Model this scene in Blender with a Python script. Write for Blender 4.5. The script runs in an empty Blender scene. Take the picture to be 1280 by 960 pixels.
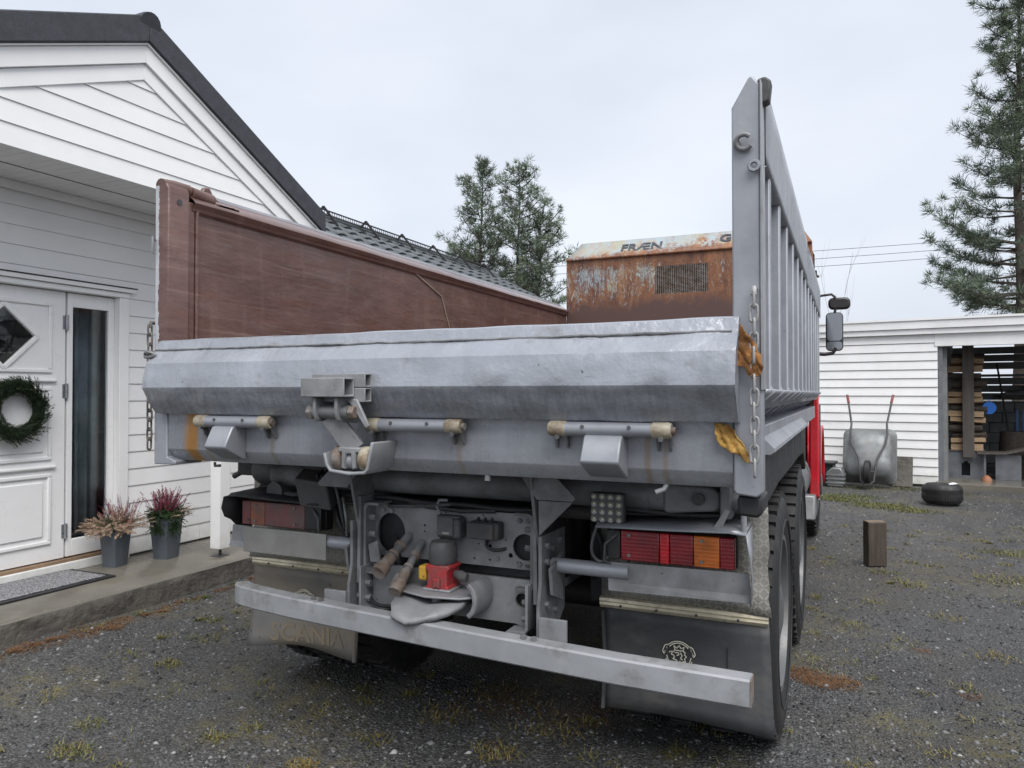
import bpy, bmesh, math, random
import numpy as np
from mathutils import Vector, Matrix, noise as mnoise
R = math.radians
random.seed(7)
rng = np.random.default_rng(7)
SC = bpy.context.scene
COL = SC.collection

# ------------------------------------------------------------------ camera, sky, sun, exposure
cam_d = bpy.data.cameras.new('camera'); cam = bpy.data.objects.new('camera', cam_d); COL.objects.link(cam)
cam_d.sensor_width = 36.0; cam_d.lens = 36.0 * 926 / 1280; cam_d.clip_start = 0.05; cam_d.clip_end = 2000
cam.location = (1.466, -2.28, 1.45)
cam.rotation_euler = (R(90) + math.atan(12 / 926), 0, math.atan2(419, 926))
SC.camera = cam
W = bpy.data.worlds.new('World'); SC.world = W; W.use_nodes = True
SUN_ELEV, SUN_AZ = R(58), R(140)          # azimuth clockwise from +Y: behind the camera, to its right
nt = W.node_tree; nt.nodes.clear()
wo = nt.nodes.new('ShaderNodeOutputWorld'); bg = nt.nodes.new('ShaderNodeBackground')
sky = nt.nodes.new('ShaderNodeTexSky'); sky.sky_type = 'NISHITA'; sky.sun_disc = False
sky.sun_elevation = SUN_ELEV; sky.sun_rotation = SUN_AZ; sky.dust_density = 4.0; sky.air_density = 1.0; sky.ozone_density = 1.5
# overcast: the clear sky is veiled by an even layer of cloud with faint soft billows
tc = nt.nodes.new('ShaderNodeTexCoord'); mp = nt.nodes.new('ShaderNodeMapping'); mp.inputs['Scale'].default_value = (1, 1, 2.2)
ns = nt.nodes.new('ShaderNodeTexNoise'); ns.inputs['Scale'].default_value = 2.0; ns.inputs['Detail'].default_value = 4
cr = nt.nodes.new('ShaderNodeValToRGB')
cr.color_ramp.elements[0].position = .25; cr.color_ramp.elements[0].color = (3.3, 3.55, 4.05, 1)
cr.color_ramp.elements[1].position = .8; cr.color_ramp.elements[1].color = (4.5, 4.7, 5.0, 1)
mxw = nt.nodes.new('ShaderNodeMix'); mxw.data_type = 'RGBA'; mxw.inputs[0].default_value = .9
nt.links.new(tc.outputs['Generated'], mp.inputs['Vector']); nt.links.new(mp.outputs[0], ns.inputs['Vector'])
nt.links.new(ns.outputs['Fac'], cr.inputs[0]); nt.links.new(sky.outputs[0], mxw.inputs[6]); nt.links.new(cr.outputs[0], mxw.inputs[7])
nt.links.new(mxw.outputs[2], bg.inputs['Color']); bg.inputs['Strength'].default_value = .085
nt.links.new(bg.outputs[0], wo.inputs['Surface'])
sl = bpy.data.lights.new('sun', 'SUN'); sl.energy = 1.5; sl.angle = R(48); sl.color = (1.0, .975, .95)
so = bpy.data.objects.new('sun', sl); COL.objects.link(so)
sd = Vector((math.sin(SUN_AZ) * math.cos(SUN_ELEV), math.cos(SUN_AZ) * math.cos(SUN_ELEV), math.sin(SUN_ELEV)))
so.rotation_euler = sd.to_track_quat('Z', 'Y').to_euler(); so.location = (6, -8, 14)
SC.view_settings.view_transform = 'Standard'; SC.view_settings.look = 'None'
SC.view_settings.gamma = 1.0; SC.view_settings.use_curve_mapping = False
SC.view_settings.exposure = 1.38

# ------------------------------------------------------------------ helpers
def tag(o, label=None, cat=None, group=None, kind=None):
    if label: o['label'] = label
    if cat: o['category'] = cat
    if group: o['group'] = group
    if kind: o['kind'] = kind
    return o
def empty(name, loc=(0, 0, 0), rz=0, parent=None, label=None, cat=None, group=None):
    o = bpy.data.objects.new(name, None); COL.objects.link(o); o.empty_display_size = .1
    o.location = loc; o.rotation_euler.z = rz
    if parent: o.parent = parent
    return tag(o, label, cat, group)

class MB:
    """collects shapes, builds ONE mesh object"""
    def __init__(s): s.v = []; s.f = []
    def add(s, vs, fs):
        n = len(s.v); s.v += [tuple(v) for v in vs]; s.f += [tuple(n + i for i in f) for f in fs]; return s
    def box(s, x0, x1, y0, y1, z0, z1):
        return s.add([(x0,y0,z0),(x1,y0,z0),(x1,y1,z0),(x0,y1,z0),(x0,y0,z1),(x1,y0,z1),(x1,y1,z1),(x0,y1,z1)],
                     [(0,3,2,1),(4,5,6,7),(0,1,5,4),(1,2,6,5),(2,3,7,6),(3,0,4,7)])
    def obox(s, c, ax, ay, az):
        """box from centre and three half-axis vectors"""
        c, ax, ay, az = Vector(c), Vector(ax), Vector(ay), Vector(az)
        p = [c + i*ax + j*ay + k*az for k in (-1,1) for (i,j) in ((-1,-1),(1,-1),(1,1),(-1,1))]
        return s.add(p, [(0,3,2,1),(4,5,6,7),(0,1,5,4),(1,2,6,5),(2,3,7,6),(3,0,4,7)])
    def bar(s, a, b, w, h, up=(0,0,1)):
        a, b = Vector(a), Vector(b); d = b - a; L = d.length; d.normalize(); u = Vector(up)
        sx = d.cross(u)
        if sx.length < 1e-4: sx = d.cross(Vector((1,0,0)))
        sx.normalize(); uu = sx.cross(d)
        return s.obox((a+b)/2, d*L/2, sx*w/2, uu*h/2)
    def prism(s, pts, axis, a, b):
        """polygon (2D) extruded along axis 'X','Y','Z' from a to b. X: pts=(y,z)  Y: pts=(x,z)  Z: pts=(x,y)"""
        def m(p, t): return {'X': (t,p[0],p[1]), 'Y': (p[0],t,p[1]), 'Z': (p[0],p[1],t)}[axis]
        n = len(pts)
        return s.add([m(p,a) for p in pts]+[m(p,b) for p in pts],
                     [tuple(range(n))[::-1], tuple(range(n,2*n))]+[(i,(i+1)%n,n+(i+1)%n,n+i) for i in range(n)])
    def tube(s, path, r, n=10, cap=True, closed=False, flat=1.0):
        path = [Vector(p) for p in path]; m = len(path)
        rs = list(r) if hasattr(r, '__len__') else [r]*m
        rings = []; prev = None
        for i, p in enumerate(path):
            if closed: d = path[(i+1) % m] - path[i-1]
            else: d = path[min(i+1, m-1)] - path[max(i-1, 0)]
            d.normalize()
            if prev is None:
                u = d.cross(Vector((0,0,1)))
                if u.length < .1: u = d.cross(Vector((0,1,0)))
            else: u = prev - d*prev.dot(d)
            u.normalize(); prev = u; w = d.cross(u)
            rings.append([p + (u*math.cos(2*math.pi*k/n) + w*math.sin(2*math.pi*k/n)*flat)*rs[i] for k in range(n)])
        vs = [v for rg in rings for v in rg]; fs = []
        for i in range(m if closed else m-1):
            j = (i+1) % m
            fs += [(i*n+k, i*n+(k+1)%n, j*n+(k+1)%n, j*n+k) for k in range(n)]
        if cap and not closed: fs += [tuple(range(n))[::-1], tuple((m-1)*n+k for k in range(n))]
        return s.add(vs, fs)
    def cyl(s, a, b, r, n=14): return s.tube([a, b], r, n)
    def lathe(s, prof, c, axis='X', n=32, closed=False, caps=True):
        """prof: (offset along axis, radius)"""
        c = Vector(c); A = {'X': Vector((1,0,0)), 'Y': Vector((0,1,0)), 'Z': Vector((0,0,1))}[axis]
        B = {'X': Vector((0,1,0)), 'Y': Vector((0,0,1)), 'Z': Vector((1,0,0))}[axis]; D = A.cross(B)
        vs = []; fs = []; m = len(prof)
        for k in range(n):
            t = 2*math.pi*k/n; d = B*math.cos(t) + D*math.sin(t)
            vs += [c + A*a + d*r for a, r in prof]
        for k in range(n):
            j = (k+1) % n
            fs += [(k*m+i, j*m+i, j*m+i+1, k*m+i+1) for i in range(m-1)]
            if closed: fs.append((k*m+m-1, j*m+m-1, j*m, k*m))
        if not closed and caps:
            for i in (0, m-1):
                if prof[i][1] > 1e-5: fs.append(tuple(k*m+i for k in range(n)))
        return s.add(vs, fs)
    def grid(s, rows):
        m = len(rows[0]); vs = [p for r in rows for p in r]
        return s.add(vs, [(i*m+k, i*m+k+1, (i+1)*m+k+1, (i+1)*m+k) for i in range(len(rows)-1) for k in range(m-1)])
    def mesh(s, name, smooth=None, fix=True):
        me = bpy.data.meshes.new(name); me.from_pydata([tuple(v) for v in s.v], [], s.f)
        if fix:
            bm = bmesh.new(); bm.from_mesh(me); bmesh.ops.recalc_face_normals(bm, faces=bm.faces); bm.to_mesh(me); bm.free()
        if smooth:
            me.polygons.foreach_set('use_smooth', [True]*len(me.polygons)); me.set_sharp_from_angle(angle=R(smooth))
        return me
    def build(s, name, m, parent=None, bevel=0, smooth=35, seg=2, solid=0, fix=True, kind=None, label=None):
        o = bpy.data.objects.new(name, s.mesh(name, smooth, fix)); COL.objects.link(o)
        if m: o.data.materials.append(m)
        if parent: o.parent = parent
        if solid:
            md = o.modifiers.new('solid', 'SOLIDIFY'); md.thickness = solid; md.offset = 0
        if bevel:
            md = o.modifiers.new('bevel', 'BEVEL'); md.width = bevel; md.segments = seg; md.limit_method = 'ANGLE'; md.angle_limit = R(40)
            md.harden_normals = False
        if kind: o['kind'] = kind
        if label: o['label'] = label
        return o

def circ(cx, cy, r, n=20, a0=0, a1=2*math.pi):
    full = abs(a1-a0-2*math.pi) < 1e-6
    return [(cx+r*math.cos(a0+(a1-a0)*i/(n if full else n-1)), cy+r*math.sin(a0+(a1-a0)*i/(n if full else n-1))) for i in range(n)]
def holed_plate(name, outer, holes, plane, t0, t1, m, parent=None, bevel=0):
    """flat plate with real holes; plane 'Y': pts are (x,z) at y=t0..t1, 'X': (y,z) at x"""
    bm = bmesh.new()
    def P3(p): return (p[0], t0, p[1]) if plane == 'Y' else (t0, p[0], p[1])
    for loop in [outer]+holes:
        vs = [bm.verts.new(P3(p)) for p in loop]
        for i in range(len(vs)): bm.edges.new((vs[i], vs[(i+1) % len(vs)]))
    bmesh.ops.triangle_fill(bm, use_beauty=True, use_dissolve=False, edges=bm.edges[:])
    r = bmesh.ops.extrude_face_region(bm, geom=bm.faces[:])
    d = (0, t1-t0, 0) if plane == 'Y' else (t1-t0, 0, 0)
    bmesh.ops.translate(bm, vec=d, verts=[e for e in r['geom'] if isinstance(e, bmesh.types.BMVert)])
    bmesh.ops.recalc_face_normals(bm, faces=bm.faces)
    me = bpy.data.meshes.new(name); bm.to_mesh(me); bm.free()
    o = bpy.data.objects.new(name, me); COL.objects.link(o); me.materials.append(m)
    if parent: o.parent = parent
    return o
def copy_tree(o, parent=None):
    c = o.copy(); COL.objects.link(c); c.parent = parent
    for ch in list(o.children): copy_tree(ch, c)
    return c
def raw_mesh(name, V, F, m, parent=None, kind=None, smooth=False, attr=None):
    """big numpy mesh: V (n,3), F (m,k)"""
    V = np.asarray(V, dtype=np.float32); F = np.asarray(F, dtype=np.int32); k = F.shape[1]
    me = bpy.data.meshes.new(name); me.vertices.add(len(V)); me.vertices.foreach_set('co', V.ravel())
    me.loops.add(F.size); me.loops.foreach_set('vertex_index', F.ravel())
    me.polygons.add(len(F)); me.polygons.foreach_set('loop_start', np.arange(0, F.size, k, dtype=np.int32))
    me.update(calc_edges=True)
    if smooth: me.polygons.foreach_set('use_smooth', np.ones(len(F), dtype=bool))
    if attr is not None:
        at = me.attributes.new('tint', 'FLOAT', 'POINT'); at.data.foreach_set('value', np.asarray(attr, dtype=np.float32))
    me.validate()
    o = bpy.data.objects.new(name, me); COL.objects.link(o); me.materials.append(m)
    if parent: o.parent = parent
    if kind: o['kind'] = kind
    return o
def text_mesh(name, body, size, m, parent, matrix, ext=.001):
    cu = bpy.data.curves.new(name, 'FONT'); cu.body = body; cu.size = size; cu.extrude = ext; cu.align_x = 'CENTER'; cu.align_y = 'CENTER'
    cu.resolution_u = 3; cu.offset = size*.022
    o = bpy.data.objects.new(name, cu); COL.objects.link(o)
    dg = bpy.context.evaluated_depsgraph_get(); me = bpy.data.meshes.new_from_object(o.evaluated_get(dg))
    bpy.data.objects.remove(o); me.transform(matrix)
    t = bpy.data.objects.new(name, me); COL.objects.link(t); me.materials.clear(); me.materials.append(m)
    if parent: t.parent = parent
    return t

def tyre_tread(q, c, R0, w, n, axis='X', deep=.012):
    c = Vector(c)
    for k in range(n):
        for sgn in (-1, 1):
            a = 2*math.pi*(k+(.5 if sgn > 0 else 0))/n
            d = Vector((0, math.cos(a), math.sin(a))); tdir = Vector((0, -math.sin(a), math.cos(a))); ax = Vector((1,0,0))
            if axis == 'Z': d = Vector((math.cos(a), math.sin(a), 0)); tdir = Vector((-math.sin(a), math.cos(a), 0)); ax = Vector((0,0,1))
            q.obox(c + d*(R0+deep*.1) + ax*sgn*w*.29, ax*w*.155, tdir*(math.pi*R0/n*.62), d*deep)

# ------------------------------------------------------------------ materials
def ramp(nt, src, p0, p1, c0=(0,0,0,1), c1=(1,1,1,1)):
    r = nt.nodes.new('ShaderNodeValToRGB'); e = r.color_ramp.elements
    e[0].position = p0; e[1].position = p1; e[0].color = c0; e[1].color = c1
    nt.links.new(src, r.inputs[0]); return r.outputs[0]
def noise(nt, vec, scale, detail=5, rough=.55, st=(1,1,1), off=(0,0,0), dist=0):
    mp = nt.nodes.new('ShaderNodeMapping'); mp.inputs['Scale'].default_value = st; mp.inputs['Location'].default_value = off
    nt.links.new(vec, mp.inputs['Vector'])
    n = nt.nodes.new('ShaderNodeTexNoise'); n.inputs['Scale'].default_value = scale; n.inputs['Detail'].default_value = detail
    n.inputs['Roughness'].default_value = rough; n.inputs['Distortion'].default_value = dist
    nt.links.new(mp.outputs[0], n.inputs['Vector']); return n.outputs['Fac']
def mixc(nt, fac, a, b):
    m = nt.nodes.new('ShaderNodeMix'); m.data_type = 'RGBA'
    for i, x in ((0, fac), (6, a), (7, b)):
        if isinstance(x, (int, float)): m.inputs[i].default_value = x
        elif isinstance(x, tuple): m.inputs[i].default_value = (*x[:3], 1)
        else: nt.links.new(x, m.inputs[i])
    return m.outputs[2]
def mth(nt, op, a, b=0.0, clamp=False):
    m = nt.nodes.new('ShaderNodeMath'); m.operation = op; m.use_clamp = clamp
    for i, x in ((0, a), (1, b)):
        if isinstance(x, (int, float)): m.inputs[i].default_value = x
        else: nt.links.new(x, m.inputs[i])
    return m.outputs[0]
def new_mat(name):
    m = bpy.data.materials.new(name); m.use_nodes = True; nt = m.node_tree
    b = nt.nodes['Principled BSDF']; tc = nt.nodes.new('ShaderNodeTexCoord')
    return m, nt, b, tc.outputs['Object']
def bump(nt, b, h, strength, dist=.01, prev=None):
    n = nt.nodes.new('ShaderNodeBump'); n.inputs['Strength'].default_value = strength; n.inputs['Distance'].default_value = dist
    nt.links.new(h, n.inputs['Height'])
    if prev is not None: nt.links.new(prev, n.inputs['Normal'])
    nt.links.new(n.outputs[0], b.inputs['Normal']); return n.outputs[0]
def mat(name, col, rough=.5, metal=0, var=.25, scale=6, st=(1,1,1), dirt=None, dirt_scale=4, dirt_st=(1,1,1), dirt_lo=.55, dirt_hi=.75, dirt_amt=1.0,
        speck=None, speck_scale=90, speck_lo=.68, bmp=.15, bscale=60, bdist=.004, rvar=.15, rscale=12, spec=.5, coat=0, ovar=0, foot=None):
    m, nt, b, oc = new_mat(name)
    n1 = noise(nt, oc, scale, 6, .6, st)
    c = mixc(nt, ramp(nt, n1, .3, .7), tuple(x*(1-var) for x in col), tuple(min(1, x*(1+var)) for x in col))
    if dirt:
        n2 = noise(nt, oc, dirt_scale, 8, .65, dirt_st, (3.1, 1.7, 5.3))
        c = mixc(nt, mth(nt, 'MULTIPLY', ramp(nt, n2, dirt_lo, dirt_hi), dirt_amt), c, dirt)
    if speck:
        n3 = noise(nt, oc, speck_scale, 2, .5, (1,1,1), (7, 3, 2))
        c = mixc(nt, ramp(nt, n3, speck_lo, speck_lo+.06), c, speck)
    if foot:      # splash dirt and algae above the ground
        sx = nt.nodes.new('ShaderNodeSeparateXYZ'); nt.links.new(oc, sx.inputs[0])
        f = mth(nt, 'ADD', mth(nt, 'MULTIPLY', mth(nt, 'SUBTRACT', foot[1], sx.outputs[2]), foot[2]), mth(nt, 'SUBTRACT', noise(nt, oc, 9, 7, .7), .55), True)
        c = mixc(nt, ramp(nt, f, .0, .9), c, foot[0])
    if ovar:
        oi = nt.nodes.new('ShaderNodeObjectInfo'); hs = nt.nodes.new('ShaderNodeHueSaturation')
        nt.links.new(mth(nt, 'ADD', mth(nt, 'MULTIPLY', oi.outputs['Random'], ovar), 1-ovar*.6), hs.inputs['Value']); nt.links.new(c, hs.inputs['Color']); c = hs.outputs[0]
    nt.links.new(c, b.inputs['Base Color'])
    n4 = noise(nt, oc, rscale, 5, .6, st, (9, 9, 1))
    rr = nt.nodes.new('ShaderNodeMapRange'); rr.inputs[1].default_value = .3; rr.inputs[2].default_value = .7
    rr.inputs[3].default_value = max(.02, rough-rvar); rr.inputs[4].default_value = min(1, rough+rvar)
    nt.links.new(n4, rr.inputs[0]); nt.links.new(rr.outputs[0], b.inputs['Roughness'])
    b.inputs['Metallic'].default_value = metal; b.inputs['Specular IOR Level'].default_value = spec
    if coat: b.inputs['Coat Weight'].default_value = coat; b.inputs['Coat Roughness'].default_value = .12
    if bmp: bump(nt, b, noise(nt, oc, bscale, 4, .6), bmp, bdist)
    return m

M = {}
M['paint'] = mat('grey_truck_paint', (.29,.303,.33), .42, .3, var=.16, scale=3.5, dirt=(.15,.145,.14), dirt_scale=3, dirt_st=(1,1,.5), dirt_lo=.56, dirt_hi=.82, dirt_amt=.6, speck=(.06,.055,.05), speck_scale=55, speck_lo=.77, bmp=.22, bscale=26, bdist=.004, rvar=.16)
M['paint_dirty'] = mat('grey_chassis_paint', (.195,.20,.21), .6, var=.25, scale=5, dirt=(.06,.056,.052), dirt_scale=6, dirt_lo=.40, dirt_hi=.70, dirt_amt=.85, speck=(.12,.07,.05), speck_scale=40, speck_lo=.74, bmp=.25, bscale=40)
M['paint_mid'] = mat('grimy_grey_paint', (.225,.23,.24), .52, var=.2, scale=7, dirt=(.10,.094,.088), dirt_scale=7, dirt_lo=.45, dirt_hi=.75, dirt_amt=.8, speck=(.06,.05,.045), speck_scale=45, speck_lo=.73, bmp=.25, bscale=40)
M['paint_light'] = mat('light_grey_paint', (.275,.285,.30), .45, .1, var=.16, scale=6, dirt=(.14,.132,.12), dirt_scale=9, dirt_lo=.52, dirt_hi=.78, speck=(.07,.06,.055), speck_scale=45, speck_lo=.755, bmp=.2, bscale=30)
M['dark_steel'] = mat('dark_dirty_steel', (.055,.055,.058), .6, var=.3, dirt=(.10,.085,.07), dirt_scale=7, bmp=.3, bscale=50)
M['frame_black'] = mat('black_chassis', (.018,.018,.02), .6, var=.3, dirt=(.05,.045,.04), dirt_scale=6, bmp=.3)
M['rubber'] = mat('black_rubber', (.013,.013,.014), .6, var=.3, dirt=(.04,.038,.036), dirt_scale=5, dirt_lo=.5, dirt_hi=.8, bmp=.25, bscale=70)
M['rubber_flap'] = mat('dirty_rubber_flap', (.045,.047,.05), .6, var=.3, scale=3, st=(1,1,2), dirt=(.105,.10,.092), dirt_scale=4, dirt_st=(1,1,1.6), dirt_lo=.48, dirt_hi=.75, bmp=.2, bscale=30)
M['rubber_flap_tan'] = mat('mud_stained_rubber_flap', (.14,.135,.13), .6, var=.2, scale=3, dirt=(.19,.165,.125), dirt_scale=3, dirt_st=(1,1,1.6), dirt_lo=.4, dirt_hi=.65, speck=(.05,.05,.05), speck_scale=25, speck_lo=.72, bmp=.2, bscale=30)
M['plastic'] = mat('black_plastic', (.02,.02,.021), .42, var=.2, dirt=(.05,.047,.043), dirt_scale=8, bmp=.1)
M['socket'] = mat('dusty_socket_plastic', (.075,.075,.078), .6, var=.25, dirt=(.14,.135,.125), dirt_scale=14, bmp=.2)
M['cream'] = mat('aged_cream_bushing', (.34,.31,.24), .5, var=.25, dirt=(.17,.12,.075), dirt_scale=18, dirt_lo=.45, dirt_hi=.65, bmp=.2)
M['rustmetal'] = mat('rusty_fitting', (.13,.095,.072), .65, var=.35, scale=14, dirt=(.22,.20,.185), dirt_scale=14, dirt_lo=.42, dirt_hi=.62, bmp=.4)
M['galv'] = mat('galvanised_steel', (.19,.20,.20), .5, .45, var=.25, scale=6, dirt=(.2,.2,.19), dirt_scale=5, bmp=.1)
M['chain'] = mat('painted_chain', (.30,.30,.305), .5, .2, var=.25, dirt=(.16,.13,.1), dirt_scale=20, bmp=.3)
M['chain_dark'] = mat('weathered_chain', (.13,.12,.11), .55, .4, var=.3, dirt=(.2,.17,.14), dirt_scale=20, bmp=.3)
M['red'] = mat('red_cab_paint', (.55,.018,.03), .28, var=.1, dirt=(.2,.05,.045), dirt_scale=5, bmp=.03, coat=.5)
M['redhitch'] = mat('red_hitch_paint', (.33,.018,.022), .45, var=.3, dirt=(.13,.085,.08), dirt_scale=14, dirt_lo=.42, dirt_hi=.7, bmp=.2)
M['yellow'] = mat('yellow_label', (.48,.28,.03), .5, var=.1, dirt=(.08,.06,.03), dirt_scale=40, dirt_lo=.6, dirt_hi=.66, bmp=.05)
M['rim'] = mat('steel_rim', (.12,.122,.125), .5, .2, var=.15, dirt=(.17,.16,.15), dirt_scale=8, bmp=.1)
M['gold'] = mat('tarnished_brass_trim', (.60,.54,.40), .35, .4, var=.2, scale=10, dirt=(.25,.22,.17), dirt_scale=14, bmp=.1)
M['emblem'] = mat('worn_white_print', (.62,.60,.50), .6, var=.15, bmp=0)
M['faded'] = mat('faded_tan_print', (.205,.165,.11), .6, var=.2, dirt=(.15,.135,.11), dirt_scale=14, dirt_lo=.35, dirt_hi=.7, bmp=0)
M['ink'] = mat('worn_dark_lettering', (.045,.05,.065), .6, var=.3, dirt=(.25,.23,.20), dirt_scale=14, dirt_lo=.57, dirt_hi=.66, bmp=0)
M['plate'] = mat('dirty_number_plate', (.24,.235,.22), .5, var=.2, dirt=(.18,.17,.15), dirt_scale=12, bmp=.1)
def lens(name, col, r=.2):
    m, nt, b, oc = new_mat(name)
    n1 = noise(nt, oc, 12, 5, .6); c = mixc(nt, ramp(nt, n1, .3, .7), tuple(x*.6 for x in col), tuple(min(1, x*1.25) for x in col))
    n2 = noise(nt, oc, 8, 7, .7, (1,1,.6), (4,1,2)); c = mixc(nt, mth(nt, 'MULTIPLY', ramp(nt, n2, .5, .8), .6), c, (.075,.05,.045))
    wv = nt.nodes.new('ShaderNodeTexWave'); wv.bands_direction = 'X'; wv.inputs['Scale'].default_value = 55; wv.inputs['Distortion'].default_value = .2; nt.links.new(oc, wv.inputs['Vector'])
    wz = nt.nodes.new('ShaderNodeTexWave'); wz.bands_direction = 'Z'; wz.inputs['Scale'].default_value = 24; nt.links.new(oc, wz.inputs['Vector'])
    h = mth(nt, 'ADD', wv.outputs['Fac'], wz.outputs['Fac'])
    c = mixc(nt, mth(nt, 'MULTIPLY', ramp(nt, h, .3, 1.0), .35), tuple(x*.45 for x in col), c) if False else c
    nt.links.new(c, b.inputs['Base Color']); b.inputs['Roughness'].default_value = r; b.inputs['Coat Weight'].default_value = .4; b.inputs['Coat Roughness'].default_value = .15
    bump(nt, b, h, .28, .002); return m
M['lens_red'] = lens('red_lamp_lens', (.23,.010,.018)); M['lens_bright'] = lens('bright_red_reflector', (.62,.01,.02))
M['lens_orange'] = lens('orange_lamp_lens', (.62,.15,.015)); M['lens_faded'] = mat('faded_red_lamp_lens', (.20,.055,.055), .6, var=.3, dirt=(.12,.09,.085), dirt_scale=7, dirt_lo=.35, dirt_hi=.7, speck=(.03,.02,.02), speck_scale=40, speck_lo=.7)
M['lens_orange2'] = mat('dusty_orange_lens', (.33,.10,.045), .55, var=.3, dirt=(.14,.08,.07), dirt_scale=9, dirt_lo=.4, dirt_hi=.7, speck=(.03,.02,.02), speck_scale=40, speck_lo=.7)
M['led'] = mat('lamp_reflector_cell', (.20,.20,.19), .3, .3, var=.2, dirt=(.2,.19,.16), dirt_scale=30)
M['mirror'] = mat('mirror_glass', (.25,.26,.28), .06, .9, var=.05, bmp=0, rvar=.02)
M['leather'] = mat('orange_brown_leather', (.30,.14,.048), .85, spec=.2, var=.45, scale=16, dirt=(.11,.05,.024), dirt_scale=14, dirt_lo=.45, dirt_hi=.65, bmp=.35, bscale=70, bdist=.004)
M['leather2'] = mat('yellow_tan_leather', (.43,.265,.075), .8, spec=.25, var=.45, scale=18, dirt=(.20,.09,.025), dirt_scale=14, dirt_lo=.45, dirt_hi=.62, bmp=.35, bscale=70, bdist=.004)

# the diamond tread plate
m, nt, b, oc = new_mat('diamond_tread_plate')
sx = nt.nodes.new('ShaderNodeSeparateXYZ'); nt.links.new(oc, sx.inputs[0])
u = mth(nt, 'MULTIPLY', sx.outputs[0], 25); v = mth(nt, 'MULTIPLY', sx.outputs[2], 25)
def bars(a, c, off):
    p = mth(nt, 'ADD', a, c); q = mth(nt, 'SUBTRACT', a, c)
    fp = mth(nt, 'ABSOLUTE', mth(nt, 'SUBTRACT', mth(nt, 'FRACT', mth(nt, 'ADD', p, off)), .5))
    fq = mth(nt, 'ABSOLUTE', mth(nt, 'SUBTRACT', mth(nt, 'FRACT', mth(nt, 'ADD', q, off)), .5))
    return mth(nt, 'MULTIPLY', mth(nt, 'LESS_THAN', fp, .12), mth(nt, 'LESS_THAN', fq, .36)), mth(nt, 'MULTIPLY', mth(nt, 'LESS_THAN', fq, .12), mth(nt, 'LESS_THAN', fp, .36))
a1, _ = bars(u, v, 0); _, a2 = bars(u, v, .5)
h = mth(nt, 'MAXIMUM', a1, a2)
nz = noise(nt, oc, 7, 6)
base = mixc(nt, ramp(nt, nz, .35, .65), (.27,.262,.24), (.17,.168,.15))
nt.links.new(mixc(nt, mth(nt, 'MULTIPLY', h, .5), base, (.40,.39,.35)), b.inputs['Base Color'])
b.inputs['Roughness'].default_value = .45; b.inputs['Metallic'].default_value = .35
bump(nt, b, h, .8, .003); M['tread'] = m

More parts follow.
